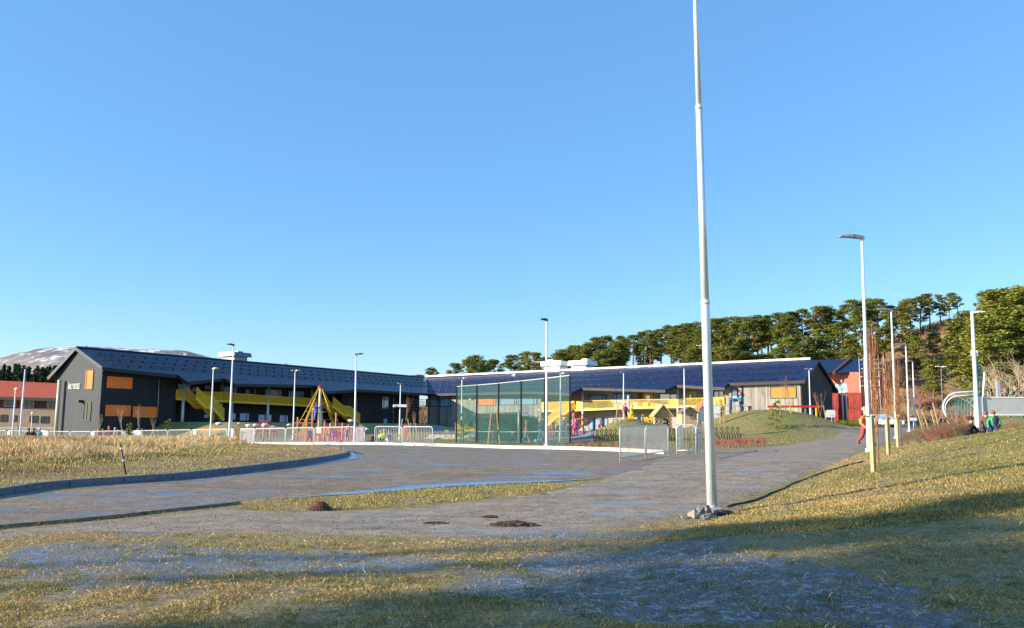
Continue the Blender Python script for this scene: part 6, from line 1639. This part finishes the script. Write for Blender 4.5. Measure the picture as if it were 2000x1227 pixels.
# ================================================================ PEOPLE
POSE = {
 'stand': dict(hipL=(.09, 0, .48), hipR=(-.09, 0, .48), kL=(.10, -.02, .26), kR=(-.10, -.01, .26), fL=(.11, 0, .04), fR=(-.11, 0, .04), hL=(.25, -.03, .43), hR=(-.25, -.04, .43), eL=(.23, .02, .60), eR=(-.23, .02, .60), ch=(0, 0, .74), lean=0),
 'walk': dict(hipL=(.08, 0, .48), hipR=(-.08, 0, .48), kL=(.08, -.12, .28), kR=(-.08, .04, .26), fL=(.08, -.16, .04), fR=(-.08, .2, .07), hL=(.2, .14, .46), hR=(-.2, -.16, .48), eL=(.22, .07, .61), eR=(-.22, -.02, .61), ch=(0, -.02, .74), lean=0),
 'reach': dict(hipL=(.08, 0, .48), hipR=(-.08, 0, .48), kL=(.09, -.03, .26), kR=(-.09, .02, .26), fL=(.1, 0, .04), fR=(-.1, .03, .04), hL=(.12, -.36, .70), hR=(-.12, -.34, .66), eL=(.2, -.18, .66), eR=(-.2, -.17, .64), ch=(0, -.03, .74), lean=0),
 'crouch': dict(hipL=(.08, .08, .24), hipR=(-.08, .08, .24), kL=(.12, -.12, .30), kR=(-.12, -.12, .30), fL=(.11, -.02, .04), fR=(-.11, -.02, .04), hL=(.12, -.3, .3), hR=(-.12, -.3, .3), eL=(.2, -.12, .36), eR=(-.2, -.12, .36), ch=(0, -.06, .46), lean=0),
 'climb': dict(hipL=(.08, 0, .48), hipR=(-.08, 0, .48), kL=(.16, -.16, .38), kR=(-.12, -.04, .26), fL=(.16, -.02, .2), fR=(-.12, .02, .04), hL=(.26, -.2, .98), hR=(-.26, -.18, .88), eL=(.27, -.1, .82), eR=(-.27, -.1, .74), ch=(0, -.02, .74), lean=0),
}
FACE = plain('face skin', (.58, .36, .27), .6)
def person_mesh(pose, jac, trou, bulk=1.0):
    d = POSE[pose]; V_ = Vector
    pel = (V_(d['hipL']) + V_(d['hipR'])) / 2 + V_((0, 0, .03)); ch = V_(d['ch']); neck = ch + V_((0, -.005, .10)); head = ch + V_((0, -.015, .165))
    pts = [(pel, .105, 't'), (pel.lerp(ch, .5), .105 * bulk, 'j'), (ch, .112 * bulk, 'j'), (neck - V_((0, 0, .02)), .045, 'j'), (head, .062, 's'), (head + V_((0, -.004, .055)), .078, 's'), (head + V_((0, 0, .115)), .06, 's')]
    ed = [(0, 1), (1, 2), (2, 3), (3, 4), (4, 5), (5, 6)]
    for s, S in ((1, 'L'), (-1, 'R')):
        sh = ch + V_((s * .135, 0, .02)); e = V_(d['e' + S]); h = V_(d['h' + S]); i = len(pts)
        pts += [(sh, .058 * bulk, 'j'), (e, .048 * bulk, 'j'), (h, .036, 'j'), (h + (h - e).normalized() * .05, .032, 'g')]
        ed += [(2, i), (i, i + 1), (i + 1, i + 2), (i + 2, i + 3)]
        hp, kn, ft = V_(d['hip' + S]), V_(d['k' + S]), V_(d['f' + S]); i = len(pts)
        pts += [(hp, .08, 't'), (kn, .058, 't'), (ft + V_((0, .01, .03)), .042, 't'), (ft + V_((0, -.09, -.005)), .036, 'b')]
        ed += [(0, i), (i, i + 1), (i + 1, i + 2), (i + 2, i + 3)]
    me = bpy.data.meshes.new('body'); me.from_pydata([p_[0] for p_ in pts], ed, []); o = bpy.data.objects.new('tmp', me); COL.objects.link(o)
    md = o.modifiers.new('s', 'SKIN'); md.use_smooth_shade = True; sv = me.skin_vertices[0].data
    for i, (p_, r_, t_) in enumerate(pts): sv[i].radius = (r_, r_ * (.82 if t_ in 'j' and i < 3 else 1)); sv[i].use_root = (i == 0)
    o.modifiers.new('u', 'SUBSURF').levels = 1
    dg = bpy.context.evaluated_depsgraph_get(); m2 = bpy.data.meshes.new_from_object(o.evaluated_get(dg)); bpy.data.objects.remove(o)
    m2.materials.clear()
    for m in (jac, trou, FACE, M['black']): m2.materials.append(m)
    P_ = [p_[0] for p_ in pts]
    for pl in m2.polygons:
        c = pl.center; j = min(range(len(P_)), key=lambda i: (P_[i] - c).length - pts[i][1]); pl.material_index = {'j': 0, 't': 1, 's': 2, 'g': 3, 'b': 3}[pts[j][2]]; pl.use_smooth = True
    return m2, head
def person(px, D, h_, pose, jac, trou, hat, label, rz=0., z=None, group='children in the school yard', cat='child', vest=None):
    p = at(px, D, z)
    J = plain('cloth %.2f %.2f %.2f' % jac, jac); Tm = plain('cloth %.2f %.2f %.2f' % trou, trou); Hm = plain('cloth %.2f %.2f %.2f' % hat, hat)
    me, head = person_mesh(pose, J, Tm)
    o = thing('person', label, cat, p, rz, group); o.scale = (h_, h_, h_)
    link('body', me, o)
    b = MB(); b.blob(head + Vector((0, .012, .085)), (.088, .092, .075), 1, .03, 12, 8); b.build('hat', Hm, o)
    b = MB(); b.blob(head + Vector((0, -.082, .04)), (.012, .016, .014), 1, 0, 6, 5)
    b.build('nose', FACE, o)
    if vest:
        b = MB(); c = POSE[pose]['ch']; k = POSE[pose]['hipL'][2] + .08
        zs = [k, (k + c[2]) / 2, c[2] + .04]
        b.tube([(0, .02, zs[0]), (0, 0, zs[1]), (0, c[1], zs[2])], [.125, .135, .125], 12, False); b.build('vest', plain('vest %s' % vest[0], vest[1]), o)
    return o
NAVY, RED, PINK, BLUE, BLK, GRN, GRY, BRN = (.03, .05, .16), (.55, .03, .03), (.72, .12, .3), (.04, .18, .6), (.02, .02, .025), (.03, .4, .18), (.3, .3, .33), (.16, .07, .06)
CY, ORG, WHT, YEL, PUR = (.1, .5, .65), (.75, .2, .04), (.75, .75, .74), (.7, .6, .05), (.25, .12, .45)
zl = lambda y, D, px: P(px, y, D).z
person(53.5, 71, 1.35, 'walk', BRN, BRN, BLK, 'person in dark brown coat leaning by the fence, leftmost of the trio at the left', 1.2)
person(65, 71.5, 1.35, 'reach', BLK, NAVY, (.05, .12, .06), 'person in black jacket, middle of the trio at the left', -1.4)
person(75, 71, 1.4, 'stand', (.03, .13, .22), NAVY, WHT, 'person in dark teal coat with pale hood, rightmost of the trio at the left', 2.8)
person(211, 78, 1.5, 'stand', RED, BLK, RED, 'child in a red jacket behind the barrier by the black gable', .5)
person(223, 79, 1.35, 'stand', GRY, NAVY, (.5, .4, .4), 'child in grey clothes right of the red one by the black gable', 2)
for i, (px, c, hc) in enumerate(((377, WHT, BRN), (388, BLK, (.5, .3, .2)), (398, (.3, .05, .05), RED), (404, GRY, BLK), (411, NAVY, WHT))):
    person(px, 93 + i, 1.5, 'stand', c, BLK, hc, ('person in white top at the head of the left yellow stair', 'person in black right of the white one on the balcony', 'person in dark red jacket on the balcony', 'person in grey jacket on the balcony', 'rightmost person in the balcony group, in navy')[i], i, z=zb + .29, group='people on the left balcony')
person(617, 69, 1.35, 'climb', BLUE, BLUE, NAVY, 'child in bright blue overall climbing the rope pyramid', 1., z=zl(822, 69, 617))
person(611, 69.6, 1.2, 'climb', ORG, BLK, RED, 'child in orange jacket climbing left of the blue one', 2., z=zl(821, 69.6, 611))
person(645, 63, 1.35, 'stand', ORG, GRY, (.6, .3, .1), 'child in orange jacket behind the barrier with the notice', .3)
person(652.5, 62, 1.1, 'walk', (.72, .08, .45), (.72, .08, .45), PINK, 'child in magenta overall right of the orange jacket', .8)
person(659, 63, 1.0, 'stand', RED, RED, RED, 'small child in red overall right of the magenta one', 0)
person(604, 64, 1.1, 'walk', BRN, BLK, GRY, 'child in dark clothes among the red pickets', 1)
person(677, 64, 1.15, 'stand', (.6, .3, .35), GRY, PINK, 'child in pale pink among the pickets at the right of the pyramid', 1)
person(742, 55, 1.1, 'crouch', (.55, .75, .05), NAVY, (.5, .35, .2), 'crouching child in a yellow green vest, left of the two', 2.5)
person(750.5, 56, 1.2, 'crouch', (.6, .75, .06), NAVY, (.4, .3, .2), 'crouching child in a yellow green vest, right of the two', 3.5)
person(758, 55, 1.1, 'crouch', PUR, WHT, PUR, 'crouching child in purple beside the yellow green vests', 1.)
person(727, 57, .9, 'crouch', BLK, BLK, BLK, 'crouching child in black in the gap between the barriers', 1.)
person(1027, 60, 1.5, 'walk', RED, GRY, (.35, .25, .15), 'boy in a red shirt playing in the ball court', 1.6)
person(1056, 61.5, 1.6, 'walk', NAVY, (.12, .3, .4), WHT, 'player in dark top and white hat in the ball court', -1.2)
person(1001, 61, 1.05, 'crouch', (.02, .2, .16), BLK, BLK, 'crouching child in dark clothes in the ball court', 0)
for i, (px, c, t_, hc, hgt) in enumerate(((1078, (.5, .1, .15), RED, BRN, 1.3), (1087, GRY, BLK, GRN, 1.3), (1101, NAVY, BLK, BLK, 1.4), (1109, PUR, NAVY, BLK, 1.3), (1115, RED, RED, BLK, 1.3), (1124, PINK, PINK, PINK, 1.6), (1142, BLUE, NAVY, WHT, .9))):
    person(px, 83 + (i % 3), hgt, 'stand' if i % 2 else 'walk', c, t_, hc, ('child in pink red clothes left of the short court lamp', 'child in grey left of the short court lamp', 'child in navy just right of the short court lamp', 'child in purple right of the navy one', 'child in a bright red jacket under the balcony end', 'child in bright pink climbing on the red frame', 'small child in blue beside the concrete column')[i], i * 1.3)
person(1221.5, 71, 1.25, 'stand', PINK, BLK, PINK, 'child in pink on top of the smaller mound', .5)
person(1234, 72, 1.2, 'walk', (.8, .6, .03), (.8, .6, .03), YEL, 'child in yellow overall on top of the smaller mound', 1.)
person(1246, 76, 1.2, 'crouch', BLUE, (.1, .3, .5), YEL, 'child in blue with yellow hat by the red slide', 1.)
person(1268, 75, 1.3, 'crouch', BLK, PUR, BLK, 'crouching child in black right of the play tower', 1.)
person(1427, 69.5, 1.62, 'reach', (.02, .09, .3), NAVY, (.5, .3, .2), 'child in a navy blue jacket standing on the big mound, left of two', 1.4)
person(1448, 69.5, 1.55, 'reach', (.08, .35, .5), NAVY, PINK, 'child in light blue jacket and pink hat standing on the big mound', -1.4)
person(1569, 82, 1.6, 'stand', BLK, BLK, GRY, 'person in black with grey hood by the swings', 0)
person(1590.5, 82, 1.5, 'stand', PINK, BLK, PINK, 'child in a pink jacket on the swings', 0, group='children by the swings')
person(1577, 83, 1., 'crouch', BLUE, NAVY, RED, 'small crouching child in blue and red below the swings', 0)
person(1691.5, 40, 1.72, 'walk', (.6, .2, .07), (.33, .05, .04), GRY, 'worker in orange jacket and red trousers walking behind the tall lamp post', .6, group='walkers on the path', cat='person', vest=('orange', (.75, .24, .06)))
person(1895, 38.5, 1.45, 'crouch', BLK, NAVY, BLK, 'crouching child in dark clothes among the brown bushes', .5, group='children on the bank')
person(1929, 38.3, 1.25, 'walk', BRN, NAVY, BRN, 'child in a maroon patterned jacket on the bank, left of two', 2.8, group='children on the bank')
person(1943.5, 38, 1.25, 'walk', (.03, .38, .15), NAVY, (.22, .10, .06), 'child in a green jacket on the bank, right of two', 2.8, group='children on the bank')
p = at(1944.5, 37.8); b = MB(); b.blob((0, 0, 0), (.15, .09, .2), 2, .05, 10, 8); o = b.build('backpack', plain('backpack cloth', (.02, .03, .06))); o.location = p + Vector((0, -.12, .88)); tag(o, 'dark backpack worn by the child in the green jacket', 'backpack')
p = at(1046.5, 60); b = MB(); b.blob((0, 0, .12), .12, 1, 0, 14, 10); o = b.build('ball', M['white']); o.location = p; tag(o, 'white ball at the feet of the player in the white hat', 'ball', 'balls in the court')
p = at(1034.5, 59.5); b = MB(); b.blob((0, 0, .13), .13, 1, 0, 14, 10); o = b.build('ball', plain('red ball', (.7, .12, .08))); o.location = p; tag(o, 'red and white ball by the boy in the red shirt', 'ball', 'balls in the court')
for o in SC.objects:
    if o.get('kind') == 'stuff' and 'label' not in o:
        lab = {'grass': ('short winter grass on the lawn', 'grass'), 'grass_tufts': ('greener tufts in the foreground lawn', 'grass'), 'straw': ('long dry straw lying on the lawn', 'straw'), 'dry_grass': ('tall dry grass on the traffic island', 'grass'), 'loose_gravel': ('loose grit along the gravel edge', 'gravel'), 'undergrowth': ('brown undergrowth under the hillside pines', 'undergrowth')}.get(o.name.split('.')[0])
        if lab: o['label'], o['category'] = lab
